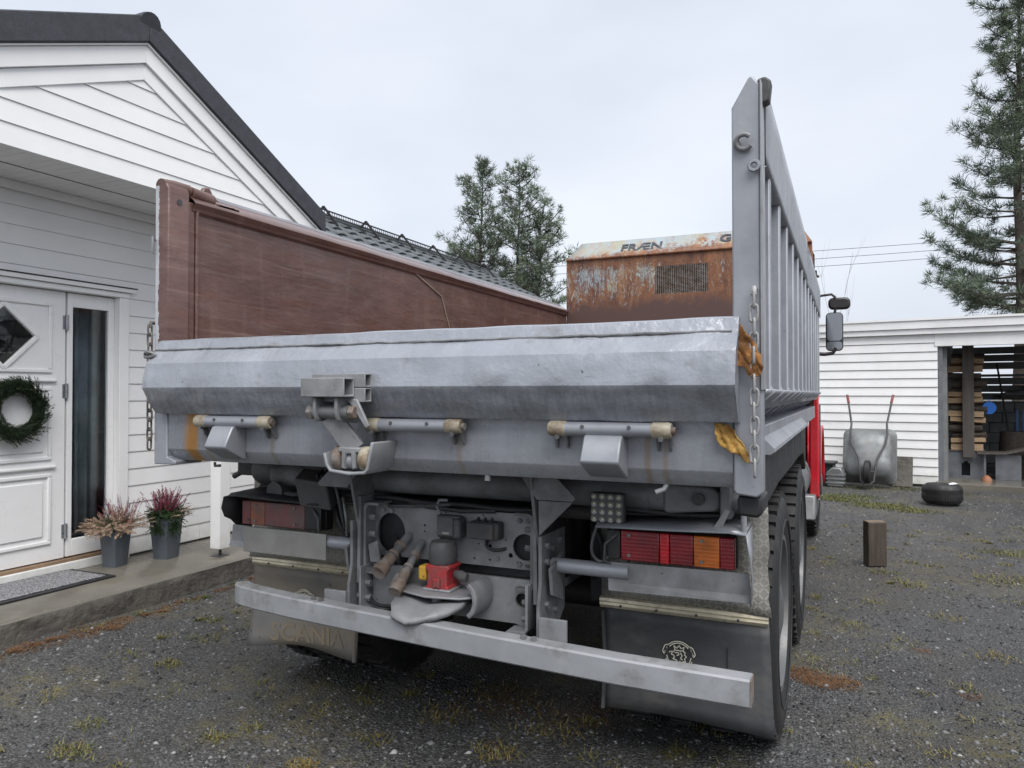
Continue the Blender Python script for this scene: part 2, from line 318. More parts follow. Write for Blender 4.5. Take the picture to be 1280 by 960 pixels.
# tailgate and beam paint: wet streaks and dents on top of the grey, rust runs where fittings bleed
def wet_paint(name, col, streak=.35, rust=(), bs=1.0, metal=.5):
    # aluminium-pigmented grey: mirrors the sky on the faces that look up
    m, nt, b, oc = new_mat(name)
    n1 = noise(nt, oc, 3.2, 6, .6); c = mixc(nt, ramp(nt, n1, .3, .7), tuple(x*.88 for x in col), tuple(x*1.12 for x in col))
    sz = nt.nodes.new('ShaderNodeSeparateXYZ'); nt.links.new(oc, sz.inputs[0])
    s1 = noise(nt, oc, 75, 3, .6, (1, .3, .06), (2, 0, 0), .4)
    edge = mth(nt, 'ADD', sz.outputs[2], mth(nt, 'MULTIPLY', mth(nt, 'SUBTRACT', noise(nt, oc, 22, 4, .6, (1,1,.2)), .5), .09))
    low = ramp(nt, edge, .46, .50) if False else mth(nt, 'MULTIPLY', mth(nt, 'SUBTRACT', 1.482, edge), 40, True)
    c = mixc(nt, mth(nt, 'MULTIPLY', mth(nt, 'MULTIPLY', ramp(nt, s1, .46, .56), low), streak), c, tuple(x*.55 for x in col))
    s2 = noise(nt, oc, 11, 5, .6, (1, .3, .12), (6, 0, 0), .3)
    c = mixc(nt, mth(nt, 'MULTIPLY', ramp(nt, s2, .5, .75), .35), c, tuple(x*1.35 for x in col))
    sc_ = noise(nt, oc, 30, 2, .4, (.25, 1, 4), (1, 7, 3), 1.5)
    c = mixc(nt, mth(nt, 'MULTIPLY', ramp(nt, sc_, .70, .73), .5), c, tuple(x*.5 for x in col))
    n2 = noise(nt, oc, 9, 7, .65); c = mixc(nt, mth(nt, 'MULTIPLY', ramp(nt, n2, .60, .72), .5), c, (.17,.15,.135))
    sp = noise(nt, oc, 48, 2, .5, (1,1,1), (5,2,8)); c = mixc(nt, ramp(nt, sp, .75, .80), c, (.05,.045,.04))
    ch = noise(nt, oc, 13, 9, .8, (1,1,1), (11,3,6), .6); c = mixc(nt, mth(nt, 'MULTIPLY', ramp(nt, ch, .685, .70), .8), c, (.10,.062,.045))
    sx = nt.nodes.new('ShaderNodeSeparateXYZ'); nt.links.new(oc, sx.inputs[0])
    rn = noise(nt, oc, 16, 5, .6, (1,1,.18))
    for x0, w, colr, amt in rust:      # run-off stains below hinges and seams
        d = mth(nt, 'DIVIDE', mth(nt, 'ABSOLUTE', mth(nt, 'SUBTRACT', sx.outputs[0], x0)), w)
        f = mth(nt, 'SUBTRACT', mth(nt, 'ADD', mth(nt, 'SUBTRACT', 1.0, d), mth(nt, 'MULTIPLY', rn, .9)), .45, True)
        c = mixc(nt, mth(nt, 'MULTIPLY', ramp(nt, f, .15, .7), amt), c, colr)
    nt.links.new(c, b.inputs['Base Color'])
    rr = nt.nodes.new('ShaderNodeMapRange'); rr.inputs[1].default_value = .35; rr.inputs[2].default_value = .65; rr.inputs[3].default_value = .20; rr.inputs[4].default_value = .44
    nt.links.new(noise(nt, oc, 14, 5, .6, (1,1,.3)), rr.inputs[0]); nt.links.new(rr.outputs[0], b.inputs['Roughness'])
    b.inputs['Metallic'].default_value = metal
    p = bump(nt, b, noise(nt, oc, 7, 4, .55), .5*bs, .02)
    p = bump(nt, b, noise(nt, oc, 24, 3, .5), .35*bs, .006, p)
    bump(nt, b, noise(nt, oc, 90, 4, .6), .25, .002, p)
    return m
M['gate'] = wet_paint('wet_grey_tailgate_paint', (.295,.312,.345), .36, (), 1.0, .3)
M['beam'] = wet_paint('wet_grey_beam_paint', (.315,.33,.36), .10,
    ((-1.03,.055,(.40,.19,.045),.95), (-.945,.02,(.30,.24,.12),.5), (-.60,.018,(.24,.2,.13),.5), (-.09,.02,(.24,.2,.14),.4), (.235,.018,(.26,.2,.13),.45), (.90,.016,(.26,.19,.12),.6), (.955,.014,(.28,.22,.15),.5)), .45, .25)

# brown rusty inside of the tub
def brown(name, split=False, r0=.28, r1=.55):
    m, nt, b, oc = new_mat(name)
    n1 = noise(nt, oc, 2.2, 7, .62, (1,1,2.2)); c = mixc(nt, ramp(nt, n1, .3, .7), (.084,.045,.038), (.145,.084,.072))
    n2 = noise(nt, oc, 5, 7, .7, (1,.6,2.5), (3,4,1)); c = mixc(nt, mth(nt, 'MULTIPLY', ramp(nt, n2, .5, .72), .65), c, (.14,.056,.037))
    n3 = noise(nt, oc, 3.4, 8, .7, (1,1.2,3), (8,1,4)); c = mixc(nt, mth(nt, 'MULTIPLY', ramp(nt, n3, .55, .8), .5), c, (.20,.145,.128))
    n5 = noise(nt, oc, 60, 3, .6); c = mixc(nt, mth(nt, 'MULTIPLY', ramp(nt, n5, .62, .75), .5), c, (.06,.034,.03))
    n6 = noise(nt, oc, 9, 6, .7, (1,.16,5), (2,9,5), .5); c = mixc(nt, mth(nt, 'MULTIPLY', ramp(nt, n6, .56, .72), .45), c, (.26,.18,.155))
    n7 = noise(nt, oc, 9, 6, .7, (1,.22,4), (6,1,8), .6); c = mixc(nt, mth(nt, 'MULTIPLY', ramp(nt, n7, .54, .72), .6), c, (.045,.024,.020))
    n8 = noise(nt, oc, 6, 5, .6, (1,2.2,.25), (3,3,3), .4); c = mixc(nt, mth(nt, 'MULTIPLY', ramp(nt, n8, .55, .75), .35), c, (.24,.155,.13))
    if split:
        sx = nt.nodes.new('ShaderNodeSeparateXYZ'); nt.links.new(oc, sx.inputs[0])
        e = mth(nt, 'ADD', sx.outputs[0], mth(nt, 'MULTIPLY', mth(nt, 'SUBTRACT', noise(nt, oc, 30, 5, .7), .5), .035))
        c = mixc(nt, mth(nt, 'LESS_THAN', e, -1.226), c, (.42,.43,.46))
    nt.links.new(c, b.inputs['Base Color'])
    rr = nt.nodes.new('ShaderNodeMapRange'); rr.inputs[1].default_value = .35; rr.inputs[2].default_value = .65; rr.inputs[3].default_value = r0; rr.inputs[4].default_value = r1
    nt.links.new(noise(nt, oc, 6, 5, .6, (1,1,2)), rr.inputs[0]); nt.links.new(rr.outputs[0], b.inputs['Roughness'])
    p = bump(nt, b, noise(nt, oc, 4, 4, .5, (1,1,3)), .3, .02); bump(nt, b, noise(nt, oc, 60, 4, .6), .3, .003, p)
    return m
M['brown'] = brown('brown_rusted_tub_paint'); M['brown_wet'] = brown('wet_brown_flange', False, .04, .16); M['brown_post'] = brown('brown_post_with_grey_overspray', True)

# headboard: pale blue paint giving way to rust runs
m, nt, b, oc = new_mat('rust_streaked_pale_blue_paint')
sx = nt.nodes.new('ShaderNodeSeparateXYZ'); nt.links.new(oc, sx.inputs[0])
z = sx.outputs[2]
n1 = noise(nt, oc, 9, 8, .7, (1,1,.30), (0,0,0), .8); n2 = noise(nt, oc, 5, 7, .65, (1,1,.55), (4,4,4), .6)
xl = mth(nt, 'MULTIPLY', mth(nt, 'ADD', sx.outputs[0], 1.2), .35, True)       # more bare rust away from the left edge
hz = mth(nt, 'MULTIPLY', mth(nt, 'SUBTRACT', 3.02, z), .95, True)
n3 = noise(nt, oc, 16, 9, .75, (1,1,.35), (2,5,1), 2.2); vein = mth(nt, 'SUBTRACT', .12, mth(nt, 'ABSOLUTE', mth(nt, 'SUBTRACT', n3, .5)))
crease = mth(nt, 'MULTIPLY', mth(nt, 'SUBTRACT', 1.0, mth(nt, 'MULTIPLY', mth(nt, 'ABSOLUTE', mth(nt, 'SUBTRACT', z, 2.80)), 9.0), True), .30)
f = mth(nt, 'ADD', mth(nt, 'MULTIPLY', n1, 1.0), mth(nt, 'ADD', mth(nt, 'MULTIPLY', hz, .62), mth(nt, 'MULTIPLY', xl, .34)))
f = mth(nt, 'ADD', mth(nt, 'ADD', f, mth(nt, 'MULTIPLY', vein, 2.2, False)), crease)
paint = mixc(nt, ramp(nt, n2, .35, .7), (.30,.37,.42), (.33,.31,.21))
rust = mixc(nt, ramp(nt, n2, .35, .65), (.11,.043,.026), (.27,.115,.05))
c = mixc(nt, ramp(nt, f, .90, 1.16), paint, rust)
n4 = noise(nt, oc, 7, 8, .7, (1,1,.22), (7,2,9), 1.6); c = mixc(nt, mth(nt, 'MULTIPLY', ramp(nt, n4, .50, .68), .65), c, (.36,.19,.09))
n5 = noise(nt, oc, 10, 9, .75, (1,1,.45), (1,8,3), 2.6); vn = mth(nt, 'MULTIPLY', mth(nt, 'SUBTRACT', .035, mth(nt, 'ABSOLUTE', mth(nt, 'SUBTRACT', n5, .5))), 28, True)
c = mixc(nt, mth(nt, 'MULTIPLY', mth(nt, 'MULTIPLY', vn, .75), ramp(nt, hz, .10, .22)), c, (.055,.026,.019))
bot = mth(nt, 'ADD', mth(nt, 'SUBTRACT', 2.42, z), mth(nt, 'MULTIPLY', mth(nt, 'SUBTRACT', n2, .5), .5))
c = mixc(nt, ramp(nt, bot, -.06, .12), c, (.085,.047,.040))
nt.links.new(c, b.inputs['Base Color']); b.inputs['Roughness'].default_value = .5
bump(nt, b, n1, .4, .006); M['headboard'] = m

# ------------------------------------------------------------------ setting materials
M['white'] = mat('white_painted_wood', (.84,.84,.835), .5, var=.03, scale=3, dirt=(.66,.66,.63), dirt_scale=2.5, dirt_lo=.6, dirt_hi=.9, dirt_amt=.5, bmp=.10, bscale=60, bdist=.003, ovar=.06, foot=((.42,.43,.36), .34, 2.2))
M['white_flat'] = mat('white_trim_paint', (.84,.84,.835), .5, var=.03, ovar=.03, bmp=.06)
M['white_smooth'] = mat('white_lacquered_wood', (.84,.84,.835), .35, var=.02, bmp=.03)
M['shed_white'] = mat('white_weathered_boards', (.82,.82,.81), .55, var=.05, scale=3, dirt=(.55,.55,.51), dirt_scale=3, dirt_st=(1,1,2), dirt_lo=.58, dirt_hi=.85, dirt_amt=.6, bmp=.12, bscale=50, ovar=.07, foot=((.40,.41,.34), .25, 2.5))
M['roof_dark'] = mat('dark_stone_coated_roof', (.035,.038,.046), .6, var=.2, scale=20, speck=(.2,.2,.22), speck_scale=260, speck_lo=.66, bmp=.5, bscale=300)
M['tile'] = mat('dark_green_grey_roof_tile', (.05,.058,.06), .35, var=.25, scale=8, dirt=(.03,.035,.034), dirt_scale=10, bmp=.2, bscale=80)
M['gap'] = mat('dark_timber_core', (.10,.10,.10), .8, bmp=0)
M['concrete'] = mat('wet_concrete', (.155,.143,.118), .19, var=.2, scale=2.2, dirt=(.12,.112,.095), dirt_scale=1.6, dirt_lo=.42, dirt_hi=.62, speck=(.3,.29,.26), speck_scale=60, speck_lo=.72, bmp=.12, bscale=40, rvar=.18, rscale=1.6)
M['concrete_side'] = mat('old_concrete_edge', (.09,.083,.072), .7, var=.35, scale=5, dirt=(.05,.048,.04), dirt_scale=5, bmp=.8, bscale=18, bdist=.02)
M['interior'] = mat('dim_room', (.16,.17,.18), .8, bmp=0)
M['curtain'] = mat('pale_curtain', (.36,.40,.42), .8, bmp=0)
M['hinge'] = mat('zinc_hinge', (.32,.33,.35), .35, .7, bmp=0)
M['pot'] = mat('slate_blue_grey_pot', (.085,.098,.115), .5, var=.2, scale=6, dirt=(.18,.18,.18), dirt_scale=9, bmp=.1)
M['soil'] = mat('dark_soil', (.02,.016,.012), .9)
M['mat_rim'] = mat('black_rubber_mat', (.018,.018,.02), .5)
M['mat_pile'] = mat('salt_and_pepper_mat_pile', (.14,.14,.15), .9, var=.9, scale=60, speck=(.38,.38,.38), speck_scale=90, speck_lo=.54, bmp=.8, bscale=160, bdist=.006)
M['grey_wood'] = mat('weathered_grey_wood', (.10,.088,.078), .75, var=.3, scale=3, st=(6,6,.6), dirt=(.05,.042,.037), dirt_scale=5, dirt_st=(5,5,.5), bmp=.4, bscale=30)
M['dark_wood'] = mat('wet_dark_timber', (.055,.042,.032), .5, var=.4, scale=4, st=(8,8,.7), dirt=(.025,.02,.016), dirt_scale=6, dirt_st=(6,6,.6), bmp=.5, bscale=26)
M['end_grain'] = mat('sawn_timber_end', (.17,.125,.085), .65, var=.35, scale=20, bmp=.4)
M['split_wood'] = mat('pale_split_wood', (.36,.25,.15), .8, var=.3, scale=5, st=(.6,6,6), bmp=.4, bscale=40)
M['bark'] = mat('dark_log_bark', (.07,.055,.045), .9, var=.4, scale=12, bmp=.8, bscale=40)
M['block'] = mat('grey_concrete_block', (.20,.205,.205), .85, var=.2, scale=8, bmp=.5, bscale=60)
M['cab_grey'] = mat('grey_painted_board', (.14,.15,.165), .6, var=.2, dirt=(.08,.08,.08), dirt_scale=6, bmp=.2)
M['blue'] = mat('blue_machine_paint', (.03,.09,.20), .45, var=.25, dirt=(.05,.05,.05), dirt_scale=9, bmp=.1)
M['bright_blue'] = mat('bright_blue_plastic', (.01,.14,.55), .4, var=.1, bmp=0)
M['terracotta'] = mat('terracotta', (.30,.13,.07), .7)
M['grip'] = mat('faded_red_grip', (.20,.06,.055), .6)
M['wire'] = mat('black_cable', (.05,.05,.055), .6, bmp=0)
m, nt, b, oc = new_mat('window_glass')
b.inputs['Base Color'].default_value = (.80,.87,.90,1); b.inputs['Roughness'].default_value = .02; b.inputs['Transmission Weight'].default_value = 1.0; b.inputs['IOR'].default_value = 1.45
M['glass'] = m
def leaf_mat(name, stops, rough=.55, trans=.15):
    m, nt, b, oc = new_mat(name)
    at = nt.nodes.new('ShaderNodeAttribute'); at.attribute_name = 'tint'
    r = nt.nodes.new('ShaderNodeValToRGB'); el = r.color_ramp.elements
    el[0].position = stops[0][0]; el[0].color = (*stops[0][1], 1); el[1].position = stops[-1][0]; el[1].color = (*stops[-1][1], 1)
    for p, c in stops[1:-1]:
        e = el.new(p); e.color = (*c, 1)
    nt.links.new(at.outputs['Fac'], r.inputs[0]); nt.links.new(r.outputs[0], b.inputs['Base Color'])
    b.inputs['Roughness'].default_value = rough; b.inputs['Specular IOR Level'].default_value = .3
    return m
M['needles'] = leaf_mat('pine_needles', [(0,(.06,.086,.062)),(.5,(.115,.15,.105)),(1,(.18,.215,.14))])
M['fir'] = leaf_mat('fir_wreath_sprigs', [(0,(.012,.024,.012)),(.5,(.025,.045,.02)),(1,(.06,.085,.04))])
M['heather'] = leaf_mat('heather_sprigs', [(0,(.018,.045,.016)),(.3,(.04,.075,.025)),(.45,(.16,.035,.06)),(.65,(.30,.065,.11)),(.8,(.36,.26,.19)),(1,(.46,.35,.25))])
M['moss'] = leaf_mat('grass_and_moss', [(0,(.045,.065,.018)),(.4,(.105,.108,.028)),(.7,(.18,.15,.05)),(1,(.17,.095,.04))])
M['litter'] = leaf_mat('pine_litter', [(0,(.065,.032,.018)),(.5,(.14,.072,.035)),(1,(.25,.16,.08))])
M['stones'] = leaf_mat('gravel_stones', [(0,(.014,.0142,.015)),(.3,(.048,.0485,.049)),(.65,(.115,.116,.117)),(.93,(.20,.20,.20)),(1,(.38,.38,.37))], .5)
M['pine_bark'] = mat('pine_bark', (.075,.06,.048), .9, var=.4, scale=6, bmp=.8, bscale=20, bdist=.03)

# ------------------------------------------------------------------ ground
m, nt, b, oc = new_mat('wet_gravel_yard')
g1 = noise(nt, oc, 70, 6, .7); g2 = noise(nt, oc, 1.1, 6, .6); g3 = noise(nt, oc, .55, 5, .6, (1,1,1), (5,9,0)); g4 = noise(nt, oc, 9, 6, .7)
c = mixc(nt, ramp(nt, g1, .38, .66), (.010,.010,.0102), (.125,.125,.124))
vo = nt.nodes.new('ShaderNodeTexVoronoi'); vo.inputs['Scale'].default_value = 85; nt.links.new(oc, vo.inputs['Vector'])
c = mixc(nt, ramp(nt, vo.outputs['Color'], .80, 1.0), c, (.16,.16,.16))
c = mixc(nt, mth(nt, 'MULTIPLY', ramp(nt, g3, .50, .68), .5), c, (.07,.06,.038))
mo = mth(nt, 'MULTIPLY', ramp(nt, g2, .50, .66), ramp(nt, g4, .42, .62))
c = mixc(nt, mth(nt, 'MULTIPLY', mo, .85), c, (.13,.115,.04))
g5 = noise(nt, oc, .8, 4, .55, (1.6,.5,1), (2,6,0)); c = mixc(nt, mth(nt, 'MULTIPLY', ramp(nt, g5, .5, .68), .5), c, (.022,.021,.020))
nt.links.new(c, b.inputs['Base Color'])
rr = nt.nodes.new('ShaderNodeMapRange'); rr.inputs[1].default_value = .4; rr.inputs[2].default_value = .62; rr.inputs[3].default_value = .38; rr.inputs[4].default_value = .8
nt.links.new(g3, rr.inputs[0]); nt.links.new(rr.outputs[0], b.inputs['Roughness'])
hh = mth(nt, 'ADD', g1, mth(nt, 'MULTIPLY', vo.outputs['Distance'], -.9))
bump(nt, b, hh, .9, .012); M['ground'] = m
gb = MB()
def gz(x, y):      # the yard is not quite flat
    return .018*mnoise.noise(Vector((x*.55, y*.55, 0))) + .008*mnoise.noise(Vector((x*1.9, y*1.9, 3))) - .012
xs = [-600,-80,-30,-12]+[-6+i*.14 for i in range(116)]+[12,20,40,90,600]; ys = [-600,-80,-20,-8]+[-4+i*.14 for i in range(122)]+[15,20,40,90,600]
gb.grid([[(x, y, gz(x, y)) for x in xs] for y in ys])
tag(gb.build('ground', M['ground'], smooth=180, fix=False), kind='structure')

def stones(n, xr, yr, size, dens):
    P = []
    while len(P) < n:
        x = random.uniform(*xr); y = random.uniform(*yr)
        if x < -2.95: continue
        if abs(x) < 1.15 and y > 1.2 and y < 7: continue
        if random.random() > dens(x, y): continue
        P.append((x, y))
    return P
def camd(x, y): return math.hypot(x-1.466, y+2.28)
pts = stones(80000, (-3, 5.5), (-1.0, 11), None, lambda x, y: min(1, (3.2/camd(x, y))**1.5)*(.45+.55*(mnoise.noise(Vector((x*.8, y*.8, 9)))*.5+.5)))
oct_v = np.array([(1,0,0),(-1,0,0),(0,1,0),(0,-1,0),(0,0,1),(0,0,-1)], float); oct_f = np.array([(0,2,4),(2,1,4),(1,3,4),(3,0,4),(2,0,5),(1,2,5),(3,1,5),(0,3,5)])
V = np.zeros((len(pts)*6, 3)); F = np.zeros((len(pts)*8, 3), int); T = np.zeros(len(pts)*6)
for i, (x, y) in enumerate(pts):
    s = min(.013, .0024 + .0021*rng.gamma(1.3)) * (1 + .05*camd(x, y))
    if i % 45 == 0: s = rng.uniform(.010, .019); a = rng.uniform(0, 6.28)
    v = oct_v*(rng.uniform(.7, 1.3, (6, 1)))*np.array([s*1.3, s, s*.6]); ca, sa = math.cos(a), math.sin(a)
    V[i*6:i*6+6] = np.stack([v[:,0]*ca-v[:,1]*sa, v[:,0]*sa+v[:,1]*ca, v[:,2]], 1) + (x, y, gz(x, y)-s*.05)
    F[i*8:i*8+8] = oct_f+i*6; T[i*6:i*6+6] = rng.beta(1.3, 2.0) if rng.random() > .013 else rng.uniform(.9, 1)
o = raw_mesh('gravel', V, F, M['stones'], kind='stuff', attr=T)
tag(o, 'dark wet gravel stones strewn over the yard', 'gravel', kind='stuff')

def blades(name, spots, label, cat, m, lo, hi, flatness, w=.0022):
    """thin triangles: spots = (x, y, radius, count, tint_lo, tint_hi)"""
    V = []; F = []; T = []
    for (x0, y0, r, n, t0, t1) in spots:
        for k in range(n):
            a = random.uniform(0, 6.283); q = r*math.sqrt(random.random())*random.uniform(.5, 1.1)
            x = x0+q*math.cos(a); y = y0+q*math.sin(a)*.8
            L = random.uniform(lo, hi); b = random.uniform(0, 6.283); el = random.uniform(*flatness)
            d = (math.cos(b)*math.cos(el)*L, math.sin(b)*math.cos(el)*L, math.sin(el)*L+.002); zz = gz(x, y)+random.uniform(.0, .004)
            wd = w*(.6+.16*math.hypot(x-1.466, y+2.28)); px, py = -math.sin(b)*wd, math.cos(b)*wd; i = len(V)
            V += [(x-px, y-py, zz), (x+px, y+py, zz), (x+d[0], y+d[1], zz+d[2])]; F.append((i, i+1, i+2))
            t = random.uniform(t0, t1); T += [t*.8, t*.8, t]
    return tag(raw_mesh(name, V, F, m, kind='stuff', attr=T), label, cat, kind='stuff')
sp = [(-1.29,1.44,.22,420,.2,.75),(-1.5,1.2,.18,160,.2,.7),(-1.86,.6,.1,110,.3,.8),(-1.43,-.24,.12,160,.3,.8),(-1.6,-.05,.1,90,.2,.7),(-1.0,.1,.08,70,.4,.9),(-.2,.69,.16,190,.5,1),(.16,.44,.14,200,.6,1),
      (.3,.75,.2,200,.6,1),(-.05,1.0,.25,240,.5,1),(.84,.75,.09,60,.4,.9),(-.5,.06,.08,120,.8,1),(-.75,.5,.1,70,.3,.8),(-.35,.35,.1,80,.4,.9),(-2.0,1.0,.15,110,.2,.7),(-2.3,1.3,.12,90,.1,.6),(-2.75,1.7,.07,70,0,.3),(-2.8,1.2,.06,60,0,.3),(-2.82,2.05,.07,60,0,.3),
      (1.85,8.5,.5,1700,.2,.6),(1.3,8.9,.45,1300,.15,.55),(2.2,8.2,.35,700,.25,.65),(1.5,9.3,.5,900,.1,.5),(2.8,5.8,.3,420,.2,.7),(2.6,4.6,.3,340,.3,.8),(3.1,4.9,.35,420,.3,.8),(1.72,4.45,.16,120,.2,.7),(1.9,4.1,.16,120,.4,.9),(2.05,3.3,.12,70,.4,.9),(1.5,2.9,.1,60,.3,.8),
      (2.2,2.6,.16,110,.6,1),(1.62,3.5,.1,50,.4,.9),(2.9,3.6,.3,160,.3,.8),(1.75,6.6,.2,110,.1,.5),(3.4,7.2,.5,300,.2,.6),(1.5,.95,.08,50,.4,.9),(1.8,1.2,.08,50,.4,.9),(2.9,10.3,.35,240,.1,.5),(1.6,10.4,.3,240,0,.4),(2.3,10.5,.4,300,0,.4)]
for k in range(260):
    x = random.uniform(-2.8, 3.4); y = random.uniform(-.6, 7); sp.append((x, y, random.uniform(.03, .17), random.randint(10, 60), .2, .95))
blades('grass_tufts', sp, 'yellow green moss and dry grass tufts scattered over the gravel', 'grass', M['moss'], .012, .045, (.05, .8))
lit = [(-2.80+random.gauss(.04,.06),-.1+.05*i,random.uniform(.04,.15),random.choice((20,40,90,180)),.1,.9) for i in range(30)]+[(-2.83+random.gauss(.02,.03),1.4+.06*i,random.uniform(.03,.07),random.choice((10,25,60)),.1,.8) for i in range(16)]+[(1.36,1.80,.16,900,.25,.9),(1.22,1.86,.16,700,.2,.9),(1.46,1.84,.08,160,.3,.9),(.0,.9,.3,350,.2,.8),(.4,.95,.25,260,.2,.8),(2.0,1.9,.07,60,.3,.8),(1.85,2.55,.08,60,.3,.8)]
blades('needle_litter', lit, 'rusty brown pine needle litter lying along the slab and by the wheel', 'litter', M['litter'], .015, .04, (-.02, .35), .0016)

# ------------------------------------------------------------------ porch slab
sb = MB(); n = 60
top_e = [(-2.955 + .012*mnoise.noise(Vector((i*.7, 0, 0))) , -1.5+i*.11) for i in range(n)]
rows = []
for (dx, z) in ((-1.0,.14),(0,.14),(.018,.125),(.02,.08),(.03,.0),(.03,-.05)):
    rows.append([((-3.99 if dx == -1.0 else x+dx+(.02*mnoise.noise(Vector((y*4, z*30, 2))) if z < .12 else 0)), y, z) for x, y in top_e])
sb.grid(rows)
o = sb.build('porch_slab', M['concrete'], smooth=50, fix=False); o.data.materials.append(M['concrete_side'])
for p in o.data.polygons:
    if p.center.z < .13: p.material_index = 1
tag(o, kind='structure')

# ------------------------------------------------------------------ house
WX = -3.82
house = empty('house', (WX, 1.4, 0), label='white weatherboarded house with dark gabled porch roof left of the truck', cat='house')
HOFF = Vector((-WX, -1.4, 0))
def hb(mb, name, m, parent=None, **k):
    mb.v = [tuple(Vector(v)+HOFF) for v in mb.v]; return mb.build(name, m, parent or house, **k)
wb = MB(); wb.box(WX-.15, WX, 1.80, 11, -.05, 2.93); wb.box(WX-.15, WX, -1.5, .40, -.05, 2.93); wb.box(WX-.149, WX-.001, .40, 1.80, 2.24, 2.93); wb.box(WX-.15, WX-.002, .40, 1.80, -.05, .2)
wb.box(-6.2, -6.05, -1.5, 11, -.05, 2.93); wb.box(-6.05, WX-.15, 10.85, 11, -.05, 2.93); wb.box(-6.05, WX-.15, -1.5, -1.35, -.05, 2.93); wb.box(-6.05, WX-.15, -1.35, 10.85, .1, .2)
hb(wb, 'wall', M['interior'], kind='structure')
PITCH = .137
for i in range(21):
    z0 = .16 + i*PITCH; z1 = min(z0+PITCH, 2.925)
    jy = 2.6+((i*5)%9)*.52; j2 = jy+3.1     # butt joints, staggered course by course
    for (ya, yb) in (((-1.5,.33),(1.87,jy-.002),(jy+.002,j2-.002),(j2+.002,11.02)) if z0 < 2.2 else ((-1.5,jy-.002),(jy+.002,j2-.002),(j2+.002,11.02))):
        if z0 < 2.28 < z1 and False: continue
        pr = [(WX,z0),(WX+.024,z0),(WX+.024,z0+.010),(WX+.016,z1-.0015),(WX,z1-.0015)]
        q = MB(); q.v = []
        nn = len(pr)
        q.add([(p[0],ya,p[1]) for p in pr]+[(p[0],yb,p[1]) for p in pr], [tuple(range(nn)), tuple(range(nn,2*nn))]+[(k,(k+1)%nn,nn+(k+1)%nn,nn+k) for k in range(nn)])
        hb(q, 'siding_board', M['white'], smooth=None)
# soffit boards, wall moulding
for k in range(46):
    ya = -.45+k*.081; q = MB().box(-3.815, -3.066, ya, ya+.078, 2.925, 2.945); hb(q, 'soffit_board', M['white'], bevel=.003, seg=1)
hb(MB().box(-3.82, -3.06, -.5, 3.3, 2.948, 2.96), 'soffit_backing', M['gap'])
hb(MB().box(WX+.031, WX+.055, -1.5, 3.2, 2.86, 2.924), 'moulding', M['white'], bevel=.004)
# gable front boards
AY, AZ, SL, SLL, SLR = 1.38, 3.90, .50, .435, .505
def gab_z(y): return AZ - (SLR*(y-AY) if y > AY else SLL*(AY-y))
for i in range(7):
    z0 = 2.918+i*PITCH; z1 = z0+PITCH-.0015
    hw0 = (AZ-.1-z0)/SL; hw1 = (AZ-.1-z1)/SL; wl, wr = SL/SLL, SL/SLR
    if hw0 <= .05: break
    hw1 = max(hw1, .02)
    q = MB(); A = [(-3.064,z0,.0),(-3.040,z0,0),(-3.048,z1,0),(-3.064,z1,0)]
    pa = [(A[0][0],AY-hw0*wl,z0),(A[1][0],AY-hw0*wl,z0),(A[2][0],AY-hw1*wl,z1),(A[3][0],AY-hw1*wl,z1)]; pb = [(A[0][0],AY+hw0*wr,z0),(A[1][0],AY+hw0*wr,z0),(A[2][0],AY+hw1*wr,z1),(A[3][0],AY+hw1*wr,z1)]
    q.add(pa+pb, [(0,1,2,3),(4,5,6,7),(0,1,5,4),(1,2,6,5),(2,3,7,6),(3,0,4,7)]); hb(q, 'gable_board', M['white'], smooth=None)
hb(MB().prism([(AY-1.9,2.95),(AY+1.9,2.95),(AY,AZ-.02)], 'X', -3.16, -3.066), 'gable_backing', M['gap'])
# bargeboards: two stepped white boards each side, the dark verge above
for sgn in (-1, 1):
    def sl(y0, z_off, h, xa, xb):
        ya, yb = AY, AY+sgn*1.93
        pts = [(ya, AZ+z_off), (yb, gab_z(yb)+z_off), (yb, gab_z(yb)+z_off-h), (ya, AZ+z_off-h)]
        return MB().prism(pts, 'X', xa, xb)
    hb(sl(0, 0, .125, -3.05, -3.012), 'bargeboard', M['white'], bevel=.004)
    hb(sl(0, -.127, .115, -3.058, -3.032), 'bargeboard', M['white'], bevel=.004)
    hb(sl(0, .014, .012, -3.05, -2.995), 'drip_strip', M['white'])
    hb(sl(0, .21, .194, -3.02, -2.975), 'verge', M['roof_dark'], bevel=.01)
    hb(sl(0, .21, .06, -5.3, -3.022), 'porch_roof', M['roof_dark'])
hb(MB().tube([(-2.972,AY,AZ+.135),(-2.99,AY,AZ+.14),(-4.9,AY,AZ+.14)], .085, 18), 'ridge_cap', M['roof_dark'])
hb(MB().prism([(AY+1.70,2.95),(AY+1.93,2.95),(AY+1.93,gab_z(AY+1.93)-.02),(AY+1.70,gab_z(AY+1.70)-.02)], 'X', -3.75, -3.115), 'eave_box', M['white'])
